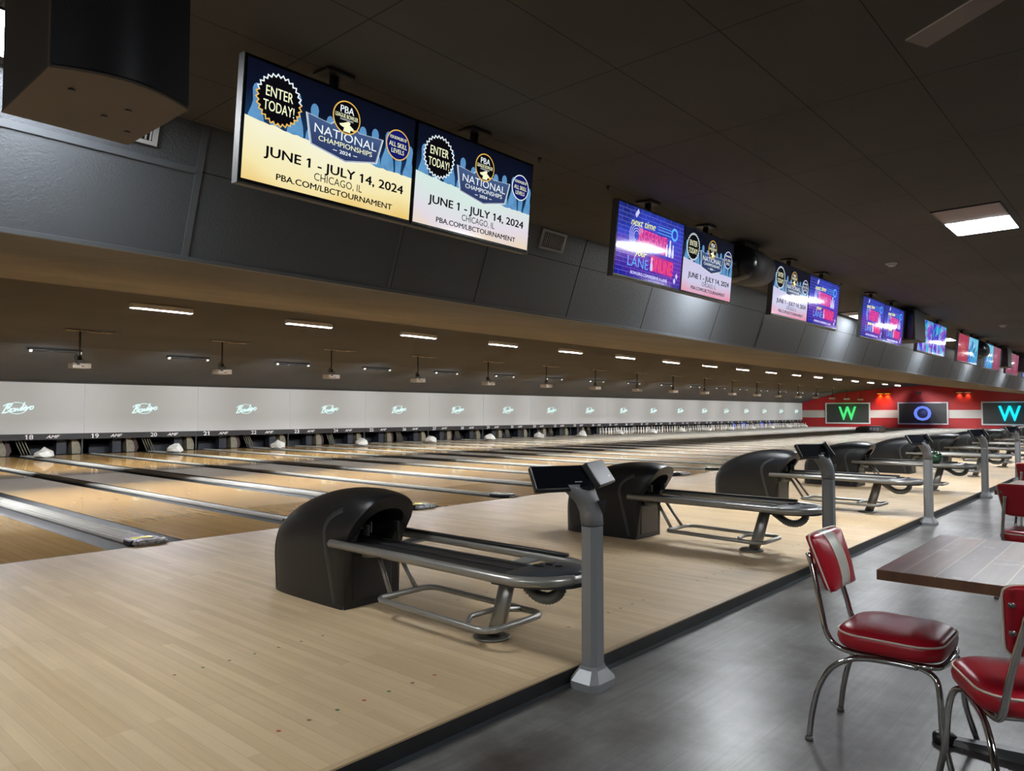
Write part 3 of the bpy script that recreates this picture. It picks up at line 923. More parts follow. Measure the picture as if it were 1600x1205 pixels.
    P = smooth_path([(0.03, -1.26, zr-.045), (.0, -1.33, zr-.085), (-.01, -1.42, zr-.135), (-.01, -1.51, zr-.135), (0, -1.565, zr-.09), (0, -1.575, zr-.03)], 10)
    b.tube(P, .03, 10, radii=[.034 if i % 2 else .027 for i in range(len(P))]); b.build('hose', 'hose', t)
    # leaning leg with its plate
    b = MB(); P = [Vector((0, -1.10, .012)), Vector((0, -1.14, .12)), Vector((0, -1.22, zr-.03))]
    rings = []
    for p, w, d in ((P[0], .034, .05), (P[1], .034, .055), (P[2], .032, .05)):
        rings.append([Vector((p.x+w*math.cos(2*PI*i/14), p.y+d*math.sin(2*PI*i/14), p.z)) for i in range(14)])
    b.loft(rings, True, True, True, True); b.build('leg', 'rail', t)
    b = MB(); b.lathe([(0, 0), (.105, 0), (.108, .008), (.10, .016), (.05, .022), (0, .024)], 22, (0, -1.08, 0)); b.build('foot_plate', 'foot', t)
    b = MB(); b.box((-.05, -1.30, zr-.045), (.05, -1.14, zr-.03), .004)
    for s in (-1, 1): b.box((s*.03-.006, -1.31, zr-.06), (s*.03+.006, -1.29, zr-.03))
    b.build('leg_clamp', 'mount', t)
    # foot loop
    b = MB(); zl = .115
    P = []
    for (cx, cy, a0) in ((.15, -1.19, -90), (.15, -.40, 0), (-.15, -.40, 90), (-.15, -1.19, 180)):
        for i in range(5):
            a = math.radians(a0+i*22.5)
            rr = .075 if cy > -1 else .085
            P.append((cx+rr*math.cos(a)*1.0, cy+rr*math.sin(a), zl+(.012 if cy > -1 else 0)))
    b.tube(P, .018, 10, closed=True)
    b.tube([(-.22, -1.10, zl), (-.09, -1.0, zl+.004), (.09, -1.0, zl+.004), (.22, -1.10, zl)], .015, 8)
    b.build('foot_loop', 'rail', t)
    for s in (-1, 1):
        b = MB(); b.tube([(s*.075, -.14, zr-.04), (s*.105, -.325, .125)], .015, 8); b.build('rear_strut', 'rail', t)
    b = MB(); b.lathe([(0, 0), (.075, 0), (.08, .03), (.075, .05), (0, .055)], 18, (-.03, -.05, zr-.10)); b.box((-.12, -.09, zr-.06), (.10, .0, zr-.03), .006)
    b.build('drive_housing', 'bracket', t)
    return t
br0 = make_ball_return()
index_kids()
BX = [3.035, 6.50, 9.98, 13.46]
while len(BX) < 16: BX.append(BX[-1]+PP)
for i, x in enumerate(BX):
    lab = '%s black ball return counted from the camera, with a pewter rail rack' % ORD[i]
    if i == 0:
        br0.location = (x, 3.93, ZA); br0['label'] = lab; br0['group'] = 'ball returns on the approach'
    else:
        dup(br0, (x, 3.93, ZA), label=lab)

# the ball on a rack
def ball_mat():
    m, nt, N, L, b = nmat('marbled_ball')
    tc = N.new('ShaderNodeTexCoord'); n = N.new('ShaderNodeTexNoise'); n.inputs['Scale'].default_value = 14; n.inputs['Detail'].default_value = 2; n.inputs['Distortion'].default_value = 2.5
    L.new(tc.outputs['Object'], n.inputs['Vector']); cr = N.new('ShaderNodeValToRGB'); L.new(n.outputs['Fac'], cr.inputs[0])
    e = cr.color_ramp.elements
    e[0].position = .36; e[0].color = (.01, .012, .02, 1); e[1].position = .66; e[1].color = (.45, .2, .03, 1)
    for p, c in ((.45, (.01, .10, .05, 1)), (.52, (.02, .20, .08, 1)), (.58, (.06, .10, .10, 1))):
        k = e.new(p); k.color = c
    L.new(cr.outputs[0], b.inputs['Base Color']); b.inputs['Roughness'].default_value = .06; b.inputs['Coat Weight'].default_value = 1
    return m
def bowling_ball(x, y, z, lab):
    b = MB(); bmesh.ops.create_uvsphere(b.bm, u_segments=36, v_segments=20, radius=.108)
    for f in b.bm.faces: f.smooth = True
    o = b.build('bowling_ball', ball_mat(), loc=(x, y, z)); tag(o, lab, 'bowling ball')
bowling_ball(13.38, 2.78, ZA+.425+.113, 'marbled green and orange bowling ball resting on the fourth rack')

# ------------------------------------------------------------------ console posts with two tablets
def tablet(par, c, yaw, tilt, screen):
    n = Vector((-math.sin(yaw)*math.cos(tilt), -math.cos(yaw)*math.cos(tilt), math.sin(tilt)))
    r = Vector((math.cos(yaw), -math.sin(yaw), 0)); u = n.cross(r)*1.0
    if u.z < 0: u = -u
    mtx = Matrix(((r.x, u.x, n.x, c[0]), (r.y, u.y, n.y, c[1]), (r.z, u.z, n.z, c[2]), (0, 0, 0, 1)))
    w, h = .302, .136
    b = MB(); b.box((-w/2, -h/2, -.032), (w/2, h/2, 0), .007, mtx=mtx); tb = b.build('tablet', 'tablet_back', par)
    b = MB(); b.box((-w/2+.009, -h/2+.009, 0), (w/2-.009, h/2-.009, .0012), mtx=mtx); b.build('tablet_screen', screen, tb)
    b = MB()
    x0 = mtx @ Vector((.085, -.030, .0016)); b.text('BOWLERO', .0055, x0, r, u, bold=.02)
    b.box((-w/2+.004, -h/2+.012, -.001), (-w/2+.0055, h/2-.012, .0015), mtx=mtx)
    b.build('maker_mark', 'white_print', tb)
def make_post():
    t = thing('console_post', '', 'console post')
    def octo(cx, cy, hx, hy, z, c=.35):
        P = [(-hx, -hy*(1-c)), (-hx*(1-c), -hy), (hx*(1-c), -hy), (hx, -hy*(1-c)), (hx, hy*(1-c)), (hx*(1-c), hy), (-hx*(1-c), hy), (-hx, hy*(1-c))]
        return [Vector((cx+a, cy+d, z)) for a, d in P]
    b = MB()
    b.loft([octo(0, 0, .105, .085, 0), octo(0, 0, .105, .085, .035), octo(0, 0, .060, .055, .085), octo(0, 0, .055, .05, .10)], True, False, True, True)
    b.build('foot', 'kiosk', t)
    b = MB()
    b.loft([octo(0, 0, .052, .047, .09, .45), octo(0, 0, .050, .045, .775, .45)], True, False, True, True); b.build('column', 'kiosk', t)
    b = MB()
    st = [(.780, 0, 0, .051, .046), (.84, -.004, .004, .052, .047), (.89, -.02, .012, .060, .050), (.93, -.045, .025, .074, .052), (.965, -.06, .04, .095, .050), (.985, -.055, .045, .105, .045)]
    b.loft([octo(cx, cy, hx, hy, z, .4) for z, cx, cy, hx, hy in st], True, True, True, True); hd = b.build('head', 'kiosk', t)
    b = MB(); b.prism([(-.035, -.052, .905), (.045, -.054, .905), (.012, -.054, .835)], (0, -.004, 0)); b.build('emblem', 'tablet_back', hd)
    b = MB(); b.tube([(-.06, .045, .975), (-.10, .06, 1.02)], .022, 8); b.tube([(.02, .04, .975), (.06, .045, 1.01)], .022, 8); b.build('bracket', 'kiosk', t)
    tablet(t, (-.169, .062, 1.021), .444, .62, 'tablet_screen')
    tablet(t, (.100, .013, 1.033), -.342, .584, 'tablet_screen_grey')
    return t
kp = make_post(); index_kids()
KX = [2.99, 6.396, 9.862, 13.545, 17.02, 20.5, 24.0, 27.5, 31.0]
for i, x in enumerate(KX):
    lab = '%s grey console post counted from the camera, holding a pair of tablets' % ORD[i]
    if i == 0: kp.location = (x, 2.127, 0); kp['label'] = lab; kp['group'] = 'console posts along the step'
    else: dup(kp, (x, 2.127, 0), label=lab)

# ------------------------------------------------------------------ hanging screens
TW, TH = 1.125, .640
def pin_outline(cx, base, h):
    pr = [(0, .119), (.03, .13), (.16, .16), (.30, .165), (.45, .145), (.60, .09), (.70, .066), (.80, .075), (.90, .084), (.97, .06), (1.0, .02)]
    R = [(cx+r*h*1.0, base+t*h) for t, r in pr]; L = [(cx-r*h*1.0, base+t*h) for t, r in pr[::-1]]
    return R+L
def art_poster(warm):
    """u 0..1 from the left, v 0..1 from the top -> local x, z"""
    b = MB()
    W_, H_ = TW-.03, TH-.035
    def P(u, v, d=0): return Vector(((u-.5)*W_, -.0225-d*.0004, (.5-v)*H_))
    def poly(m, pts, d): b.mat(m).poly([P(min(max(u, 0), 1), v, d) for u, v in pts])
    def txt(m, s, u, v, h, w=None, d=8, bold=.0, shear=0.0, tilt=0.0):
        b.mat(m).text(s, h*H_, P(u, v, d), (math.cos(tilt), 0, math.sin(tilt)), (-math.sin(tilt), 0, math.cos(tilt)), bold=bold, shear=shear, width=w*W_ if w else None)
    A = W_/H_
    poly(0, [(0, 0), (1, 0), (1, 1), (0, 1)], 0)
    rr = random.Random(5)
    for (u, top, h) in ((.055, .19, .36), (.262, .15, .42), (.155, .30, .26), (.362, .19, .34), (.455, .25, .30), (.655, .24, .30), (.735, .22, .28), (.825, .20, .40), (.90, .40, .22), (.975, .27, .36)):
        base = top+h
        h = .50; base = top+h
        poly(2, [(u+x/A, base-t) for x, t in pin_outline(0, 0, h)], 1)
    # torn paper
    top = []
    for i in range(41):
        u = i/40
        v = .50+.055*math.sin(u*2.2)+.055*(u-.5)+rr.uniform(-.007, .007)
        top.append((u, v))
    for i in range(40):
        poly(1, [top[i], top[i+1], (top[i+1][0], 1), (top[i][0], 1)], 2)
    # starburst
    cu, cv, r = .168, .275, .115
    pts = []; ins = []
    for i in range(56):
        a = 2*PI*i/56; q = r*(1.09 if i % 2 else .97)
        pts.append((cu+q*math.cos(a), cv+q*math.sin(a)*A)); q2 = q-.009; ins.append((cu+q2*math.cos(a), cv+q2*math.sin(a)*A))
    for i in range(56):
        j = (i+1) % 56
        b.mat(5 if math.sin(2*PI*i/56) > -.2 and warm else 4); b.poly([P(*pts[i], 4), P(*pts[j], 4), P(*ins[j], 4), P(*ins[i], 4)])
    poly(3, ins, 3)
    yl = 6 if warm else 6
    txt(yl, 'ENTER', cu, cv-.055, .085, .145, 5, .045); txt(yl, 'TODAY!', cu, cv+.065, .085, .165, 5, .045)
    # shield
    sh = [(.312, .285), (.455, .315), (.485, .27), (.60, .27), (.635, .315), (.790, .30), (.755, .545), (.555, .625), (.345, .555)]
    poly(4, sh, 4)
    def inset(pts, k):
        cx = sum(p[0] for p in pts)/len(pts); cy = sum(p[1] for p in pts)/len(pts)
        return [(cx+(x-cx)*(1-k), cy+(y-cy)*(1-k*1.6)) for x, y in pts]
    poly(7, inset(sh, .022), 5); poly(4, inset(sh, .036), 6); poly(7, inset(sh, .046), 7)
    txt(4, 'NATIONAL', .555, .395, .078, .385, 8, .05); txt(6 if warm else 4, 'CHAMPIONSHIPS', .555, .475, .045, .33, 8, .03); txt(4, '2024', .552, .54, .032, .07, 8, .04)
    b.mat(4)
    for s in (-1, 1): poly(4, [(.552+s*.05, .537), (.552+s*.075, .537), (.552+s*.075, .543), (.552+s*.05, .543)], 8)
    # round badge
    def disc(m, cu, cv, r, d): poly(m, [(cu+r*math.cos(2*PI*i/36), cv+r*math.sin(2*PI*i/36)*A) for i in range(36)], d)
    disc(5, .548, .215, .084, 9); disc(3, .548, .215, .078, 10)
    txt(4, 'PBA', .548, .145, .062, .085, 11, .05); txt(6, 'LEAGUE BOWLER', .548, .205, .036, .138, 11, .02); txt(4, 'CHAMPIONSHIPS', .548, .238, .014, .08, 11)
    poly(6, [(.505, .285), (.53, .27), (.548, .255), (.560, .245), (.572, .255), (.568, .275), (.592, .30), (.60, .325), (.575, .318), (.572, .345), (.53, .345), (.535, .31), (.512, .30)], 11)
    poly(5, [(.580, .315), (.612, .30), (.600, .33)], 11)
    disc(5 if warm else 4, .888, .30, .082, 9); disc(8, .888, .30, .076, 10)
    txt(6, 'FOR BOWLERS OF', .888, .235, .030, .115, 11, .02); txt(6, 'ALL SKILL', .888, .30, .045, .125, 11, .05); txt(6, 'LEVELS', .888, .362, .042, .088, 11, .05)
    txt(3, 'JUNE 1 - JULY 14, 2024', .525, .722, .080, .84, 8, .04)
    txt(3, 'CHICAGO, IL', .525, .825, .066, .29, 8, .0)
    txt(3, 'PBA.COM/LBCTOURNAMENT', .525, .918, .052, .70, 8, .035)
    return b
POSTER_M = ['navy', 'cream', 'pinblue', 'black', 'white', 'gold', 'ivory', 'shield', 'indigo']
def poster_mats(bg): return [SC['navy'], SC[bg], SC['pinblue'], SC['black'], SC['white'], SC['gold'], SC['ivory'], SC['shield'], SC['indigo']]

def art_neon():
    b = MB(); W_, H_ = TW-.03, TH-.035; A = W_/H_
    def P(u, v, d=0): return Vector(((u-.5)*W_, -.0225-d*.0004, (.5-v)*H_))
    def poly(m, pts, d): b.mat(m).poly([P(u, v, d) for u, v in pts])
    def txt(m, s, u, v, h, w=None, d=8, bold=.0, shear=0.0, tilt=0.0):
        b.mat(m).text(s, h*H_, P(u, v, d), (math.cos(tilt), 0, math.sin(tilt)), (-math.sin(tilt), 0, math.cos(tilt)), bold=bold, shear=shear, width=w*W_ if w else None)
    def line(m, u0, v0, u1, v1, t=.004, d=3):
        p, q = P(u0, v0, d), P(u1, v1, d); dirv = (q-p).normalized(); nn = Vector((-dirv.z, 0, dirv.x))*t*W_
        b.mat(m).poly([p-nn, q-nn, q+nn, p+nn])
    poly(0, [(0, 0), (1, 0), (1, 1), (0, 1)], 0)
    rows = 16
    for r in range(1, rows):
        line(1, 0, r/rows, 1, r/rows, .0012, 1)
    for r in range(rows):
        for c in range(9):
            u = (c+(.5 if r % 2 else 0))/9
            if 0 < u < 1: line(1, u, r/rows, u, (r+1)/rows, .0010, 1)
    poly(2, [(.30, .27), (.74, .30), (.76, .50), (.70, .56), (.30, .54)], 2); poly(2, [(.50, .60), (.86, .62), (.86, .86), (.50, .84)], 2)
    txt(4, 'next time', .36, .20, .10, .36, 5, .012, .3, .04)
    for k in range(3): line(5, .58, .16+k*.045, .80, .16+k*.045, .003, 4)
    pts = [(.85+.055*math.cos(2*PI*i/24), .20+.055*A*math.sin(2*PI*i/24)) for i in range(24)]; poly(5, pts, 4)
    poly(0, [(.85+.035*math.cos(2*PI*i/24), .20+.035*A*math.sin(2*PI*i/24)) for i in range(24)], 5)
    txt(3, 'RESERVE', .52, .37, .17, .42, 5, -.012); txt(3, 'RESERVE', .50, .50, .10, .42, 5, -.012)
    for r_ in (.10, .08, .06, .04):
        pp = [(.27+r_*math.cos(2*PI*i/28), .40+r_*A*math.sin(2*PI*i/28)) for i in range(29)]
        for i in range(8, 26): line(6, *pp[i], *pp[i+1], .0025, 5)
    for (cu, h) in ((.79, .26), (.84, .20), (.74, .18)):
        poly(6, [(cu+x/A, .56-t) for x, t in pin_outline(0, 0, h)], 4)
    txt(4, 'your', .35, .63, .085, .18, 6, .012, .3); txt(5, 'LANE', .32, .775, .14, .30, 5, -.008)
    txt(7, 'ONLINE!', .68, .73, .19, .36, 5, -.004); txt(3, 'ONLINE!', .685, .735, .19, .36, 4, .012)
    poly(6, [(.52+x/A, .84-t) for x, t in pin_outline(0, 0, .2)], 6)
    txt(6, 'BOWLERO.COM/RESERVE-A-LANE', .50, .93, .045, .56, 5, .02)
    for (u, v) in ((.25, .10), (.27, .06), (.93, .82), (.90, .90)):
        poly(6, [(u-.02, v), (u, v-.05), (u+.02, v), (u, v+.05)], 4)
    return b
NEON_M = lambda: [SC['neonbg'], SC['brick'], SC['magenta'], SC['pink'], SC['yellow'], SC['neonblue'], M('picture_pale_glow', (.01, .01, .01), .12, emit=(.62, .62, .95), es=1), SC['red']]

def art_abstract(seed, bg, mats2):
    b = MB(); W_, H_ = TW-.03, TH-.035
    rr = random.Random(seed)
    def P(u, v, d=0): return Vector(((u-.5)*W_, -.0225-d*.0004, (.5-v)*H_))
    b.mat(0).poly([P(0, 0), P(1, 0), P(1, 1), P(0, 1)])
    if bg in ('crimson', 'plum'):
        pts = [(.40, .34), (.45, .24), (.50, .32), (.55, .24), (.60, .34), (.58, .38), (.42, .38)]
        b.mat(1)
        for i in range(len(pts)):
            p, q = P(*pts[i], 1), P(*pts[(i+1) % len(pts)], 1); dv = (q-p).normalized(); nn = Vector((-dv.z, 0, dv.x))*.004
            b.poly([p-nn, q-nn, q+nn, p+nn])
        for k in range(4):
            v = .46+.1*k; w = .20-.03*k
            for j in range(5): b.poly([P(.5-w+j*w*.42, v, 1), P(.5-w+j*w*.42+w*.25, v, 1), P(.5-w+j*w*.42+w*.25, v+.05, 1), P(.5-w+j*w*.42, v+.05, 1)])
    else:
        for k in range(26):
            b.mat(1+k % (len(mats2))); u = rr.random()*.9; v = rr.random()*.85; w = rr.uniform(.03, .12); h = rr.uniform(.03, .28)
            b.poly([P(u, v, 1+k*.1), P(min(u+w, 1), v+.02, 1+k*.1), P(min(u+w*.8, 1), min(v+h, 1), 1+k*.1), P(max(u-.02, 0), min(v+h*.9, 1), 1+k*.1)])
    return b
def art_mesh(kind):
    if kind in ('A', 'Ap', 'Al'):
        b = art_poster(kind == 'A'); mats = poster_mats({'A': 'cream', 'Ap': 'pale', 'Al': 'lilac'}[kind])
    elif kind == 'B': b = art_neon(); mats = NEON_M()
    elif kind == 'C': b = art_abstract(3, 'abstract', [1, 2, 3]); mats = [SC['abstract'], lit('picture_violet', (.35, .06, .60)), lit('picture_aqua', (.03, .50, .65)), lit('picture_pale_violet', (.45, .40, .75))]
    elif kind == 'D': b = art_abstract(1, 'crimson', []); mats = [SC['crimson'], lit('picture_dull_gold', (.55, .22, .08))]
    elif kind == 'E': b = art_abstract(8, 'cyan', [1, 2, 3]); mats = [SC['cyanbg'], lit('picture_deep_blue', (.01, .06, .45)), lit('picture_sky', (.30, .55, .85)), lit('picture_black_figures', (.01, .02, .05))]
    else: b = art_abstract(1, 'plum', []); mats = [SC['plum'], lit('picture_rose', (.45, .16, .22))]
    o = b.build('display', mats, recalc=False)
    # make every face look towards -Y
    bm = bmesh.new(); bm.from_mesh(o.data); bm.normal_update()
    fl = [f for f in bm.faces if f.normal.y > 0]
    bmesh.ops.reverse_faces(bm, faces=fl); bm.to_mesh(o.data); bm.free()
    me = o.data; bpy.data.objects.remove(o); return me
ART = {k: art_mesh(k) for k in ('A', 'Ap', 'Al', 'B', 'C', 'D', 'E', 'F')}
def tv_body(kind, lab, x0, x1, first, z_top=3.135):
    w = x1-x0; s = w/TW
    t = thing('television', lab, 'television', ((x0+x1)/2, 3.43, z_top-.32), 0, 'screens hung in pairs from the ceiling')
    t.rotation_euler = (-math.atan2(.062, .64)*-1, 0, 0)
    t.rotation_euler = (math.atan2(.062, .64), 0, 0)
    t.scale = (s, 1, 1)
    b = MB(); b.box((-TW/2+.003, -.020, -TH/2), (TW/2-.003, .03, TH/2), .004); b.box((-.36, .03, -.22), (.36, .07, .2), .01); b.build('frame', 'tv_frame', t)
    b = MB(); b.box((-TW/2+.003, -.024, -TH/2-.010), (TW/2-.003, .034, -TH/2+.001), .002); b.build('lower_edge', 'tv_under', t)
    if first:
        b = MB(); b.box((-TW/2-.004, -.024, -TH/2-.01), (-TW/2+.003, .034, TH/2), .001); b.build('side_edge', 'tv_side', t)
    o = bpy.data.objects.new('display', ART[kind]); COL.objects.link(o); o.parent = t
    b = MB(); ct = ZC-(z_top-.32)
    b.tube([(0, .045, -.05), (0, .045, ct-.01)], .028, 10); b.box((-.09, -.03, ct-.022), (.09, .12, ct-.005), .004); b.box((-.2, .03, -.14), (.2, .055, .14))
    b.build('ceiling_mount', 'mount', t)
    return t
LABTV = {'A': 'wide screen with a warm tournament poster', 'Ap': 'wide screen with a pale tournament poster', 'Al': 'screen with a lilac tournament poster', 'B': 'screen with neon lettering on a purple brick wall',
         'C': 'screen with a blue and violet picture', 'D': 'screen with a crimson picture', 'E': 'screen with a cyan picture', 'F': 'screen with a plum coloured picture'}
pairs = [('A', 'Ap'), ('B', 'Al'), ('Al', 'B'), ('B', 'B'), ('C', 'C'), ('D', 'E'), ('E', 'F'), ('F', 'F'), ('C', 'F')]
TX = [(1.80, 2.925, 4.04), (5.141, 6.285, 7.366), (8.445, 9.60, 10.758), (11.841, 13.0, 14.18), (15.25, 16.4, 17.55), (18.8, 19.95, 21.1), (22.1, 23.25, 24.4), (25.5, 26.65, 27.8), (28.9, 30.05, 31.2)]
for i, ((ka, kb), (x0, xm, x1)) in enumerate(zip(pairs, TX)):
    tv_body(ka, '%s, left of the %s hanging pair' % (LABTV[ka], ORD[i]), x0, xm, True)
    tv_body(kb, '%s, right of the %s hanging pair' % (LABTV[kb], ORD[i]), xm, x1, False)

# ------------------------------------------------------------------ loudspeakers
t = thing('loudspeaker', 'large black loudspeaker with a curved perforated grille at the top left corner', 'loudspeaker', (.975, 2.94, 2.45))
b = MB()
def spk_plan(z, g=0.0): # curved front towards -y
    P = [(-.225-g, .27+g, z), (-.225-g, -.27, z)]
    for k in range(1, 12):
        u = k/12; P.append((lerp(-.225-g, .225+g, u), -.27-.075*math.sin(PI*u)-g, z))
    P += [(.225+g, -.27, z), (.22+g, .27+g, z)]
    return P
b.loft([spk_plan(.006), spk_plan(.70)], True, False, True, True); b.build('cabinet', 'speaker', t)
b = MB(); b.loft([spk_plan(0, .002), spk_plan(.008, .002)], True, False, True, True)
b.build('base_board', 'speaker_bottom', t)
b = MB(); R = []
for z in (.012, .69):
    R.append([(x*1.0, y-.006, z) for x, y, _ in spk_plan(z)[1:-1]])
b.loft(R, closed_ring=False); b.build('grille', 'grille', t)
b = MB(); b.box((-.229, -.275, 0), (-.222, -.262, .70)); b.build('grille_edge', 'speaker_bottom', t)
b = MB(); b.box((-.06, -.06, .69), (.06, .06, ZC-2.45-.004)); b.build('ceiling_bracket', 'mount', t)
for (x, y) in ((-.12, -.14), (.08, -.10), (.04, .02), (.16, .12)):
    b = MB(); b.lathe([(0, -.003), (.012, -.003), (.012, 0), (0, 0)], 8, (x, y, 0)); b.build('screw', 'mount', t)

def round_speaker(x, y, z, lab, s=1.0, rz=0.0):
    t = thing('loudspeaker', lab, 'loudspeaker', (x, y, z), rz)
    b = MB()
    rings = []
    for u, sc in ((0, 1.0), (.5, 1.0), (1, .9)):
        ring = []
        for k in range(24):
            a = 2*PI*k/24
            c, q = math.cos(a), math.sin(a)
            ring.append((lerp(-.30, .34, u)*s, .26*s*sc*math.copysign(abs(c)**.8, c), .22*s*sc*math.copysign(abs(q)**.8, q)))
        rings.append(ring)
    b.loft(rings, True, True, True, True); b.build('cabinet', 'speaker', t)
    b = MB()
    rings = []
    for u in range(6):
        a = PI/2*u/5; ring = []
        for k in range(24):
            g = 2*PI*k/24; c, q = math.cos(g), math.sin(g)
            ring.append(((-.30-.14*math.sin(a))*s, .262*s*math.cos(a)*math.copysign(abs(c)**.8, c)+0, .222*s*math.cos(a)*math.copysign(abs(q)**.8, q)))
        rings.append(ring)
    b.loft(rings[:-1]+[rings[-1]], True, True, False, False); b.build('grille', 'tv_frame', t)
    b = MB(); b.box((-.28*s, -.1, .2*s), (.1, .1, ZC-z-.004)); b.build('ceiling_bracket', 'mount', t)
def box_speaker(x, y, z, lab, w=.55, d=.5, h=.5):
    t = thing('loudspeaker', lab, 'loudspeaker', (x, y, z))
    b = MB(); b.box((-w/2, -d/2, 0), (w/2, d/2, h), .015); b.build('cabinet', 'speaker', t)
    b = MB(); b.box((-w/2-.012, -d/2+.03, .03), (-w/2, d/2-.03, h-.03), .004); b.build('grille', 'tv_frame', t)
    b = MB(); b.box((-.08, -.08, h), (.08, .08, ZC-z-.004)); b.build('ceiling_bracket', 'mount', t)
round_speaker(7.93, 3.50, 2.975, 'round fronted black loudspeaker between the second and third hanging screen pairs', .9)
box_speaker(14.72, 3.5, 2.62, 'boxy black loudspeaker between the fourth and fifth hanging screen pairs', .75, .5, .55)
round_speaker(21.55, 3.5, 2.92, 'round fronted black loudspeaker between the sixth and seventh hanging screen pairs', 1.0)
box_speaker(24.95, 3.5, 2.62, 'boxy black loudspeaker between the seventh and eighth hanging screen pairs', .7, .5, .55)
box_speaker(28.35, 3.5, 2.62, 'boxy black loudspeaker after the eighth hanging screen pair', .7, .5, .55)

# air vents in the bulkhead
def vent(x, lab):
    t = thing('air_vent', lab, 'air vent', fp(x, .13, .004))
    sl = (fp(0, 1)-fp(0, 0)).normalized(); nn = (fp(0, 0, 1)-fp(0, 0, 0))
    mtx = Matrix(((1, 0, 0, 0), (0, nn.y, sl.y, 0), (0, nn.z, sl.z, 0), (0, 0, 0, 1)))
    b = MB()
    for a, c in (((-.20, 0, -.10), (-.17, .012, .10)), ((.17, 0, -.10), (.20, .012, .10)), ((-.17, 0, -.10), (.17, .012, -.075)), ((-.17, 0, .075), (.17, .012, .10))): b.box(a, c, mtx=mtx)
    b.build('frame', 'vent', t)
    b = MB(); b.box((-.17, -.002, -.075), (.17, .001, .075), mtx=mtx); b.build('back', 'seam', t)
    b = MB()
    for k in range(12): b.box((-.16+k*.0285, .001, -.072), (-.152+k*.0285, .010, .072), mtx=mtx)
    b.build('slats', 'vent', t)
vent(1.74, 'white slatted air vent on the bulkhead just behind the large loudspeaker')
vent(5.95, 'slatted air vent on the bulkhead behind the right end of the first screen pair')

# ------------------------------------------------------------------ ceiling lights
def troffer(x, y, lab, grp):
    t = thing('ceiling_light', lab, 'ceiling light', (x, y, ZC), 0, grp)
    b = MB()
    L_, D_ = .61, .28
    for a, c in (((-L_, -D_, -.012), (L_, -D_+.012, -.001)), ((-L_, D_-.012, -.012), (L_, D_, -.001)), ((-L_, -D_+.012, -.012), (-L_+.012, D_-.012, -.001)), ((L_-.012, -D_+.012, -.012), (L_, D_-.012, -.001))): b.box(a, c)
    b.build('frame', 'mount', t)
    b = MB(); b.box((-L_+.012, -D_+.012, -.007), (-.005, D_-.012, -.001)); b.build('reflector_pan', 'pink_pan', t)
    b = MB(); b.box((-.005, -D_+.012, -.010), (L_-.012, D_-.012, -.001)); b.build('diffuser', 'diffuser_back' if y > 4 and x < 2 else 'diffuser', t)
for i, x in enumerate((-5.2, .75, 8.9, 15.1, 21.4, 27.9, 34.9, 41.5, 48, 54.5, 61)):
    troffer(x, 4.30, '%s ceiling light of the row behind the hanging screens' % ORD[i], 'ceiling lights behind the screens')
for i, x in enumerate((-4.1, 2.1, 8.37, 14.6, 20.8, 27.0, 33.2, 39.4, 45.6, 51.8, 58)):
    if i == 1: continue
    troffer(x, 1.335, '%s ceiling light of the row above the tables' % ORD[i], 'ceiling lights above the tables')
for i, x in enumerate((-4.1, 2.1, 8.37, 14.6, 20.8, 27.0, 33.2, 42, 52)):
    troffer(x, -2.3, '%s ceiling light of the row at the back of the room' % ORD[i], 'ceiling lights at the back')

# pale blade at the top right of the picture, part of a ceiling fan
t = thing('ceiling_fan', 'ceiling fan whose dusty pink blade reaches in at the top right corner', 'ceiling fan', (3.47, .30, ZC))
b = MB(); b.lathe([(0, -.22), (.09, -.22), (.11, -.19), (.11, -.10), (.03, -.08), (.02, 0), (0, 0)], 20); b.build('motor', 'mount', t)
for k in range(5):
    a = math.radians(57)+k*2*PI/5
    d = Vector((math.cos(a), math.sin(a), 0)); n_ = Vector((-d.y, d.x, 0))
    b = MB(); p0 = d*.14+Vector((0, 0, -.155)); p1 = d*.64+Vector((0, 0, -.155))
    b.prism([p0-n_*.05+Vector((0, 0, -.008)), p1-n_*.06+Vector((0, 0, -.008)), p1+n_*.06+Vector((0, 0, .008)), p0+n_*.05+Vector((0, 0, .008))], (0, 0, .006)); bl = b.build('blade', 'blade', t)
    b = MB(); b.tube([p0+n_*.05+Vector((0, 0, .012)), p1+n_*.06+Vector((0, 0, .012))], .0045, 6); b.build('blade_edge', 'blade_edge', bl)

def smoke(x, y, lab):
    t = thing('smoke_detector', lab, 'smoke detector', (x, y, ZC-.001), 0, 'smoke detectors on the ceiling')
    b = MB(); b.lathe([(0, 0), (.075, 0), (.075, -.014), (.058, -.022)], 24); b.build('base', 'detector', t)
    b = MB(); b.lathe([(.056, -.02), (.05, -.034), (.034, -.045), (0, -.047)], 24); b.build('sensor_head', 'detector', t)
    b = MB(); b.lathe([(.0545, -.0245), (.0548, -.0275), (.0535, -.0285)], 24); b.build('slot', 'seam', t)
smoke(10.10, 2.54, 'nearer white smoke detector on the dark ceiling beside the third screen pair')
smoke(18.87, 2.57, 'farther white smoke detector on the dark ceiling')
for i, (x, y) in enumerate(((4.176, 3.44), (5.083, 3.444), (7.165, 3.549), (11.2, 3.5), (14.7, 3.5))):
    b = MB(); b.lathe([(0, 0), (.016, 0), (.016, -.012), (.006, -.02), (.006, -.035), (0, -.036)], 10)
    o = b.build('ceiling_hook', 'mount', loc=(x, y, ZC-.001)); tag(o, 'small black hook in the ceiling, %s along the row of screens' % ORD[i], 'hook', 'hooks in the ceiling')

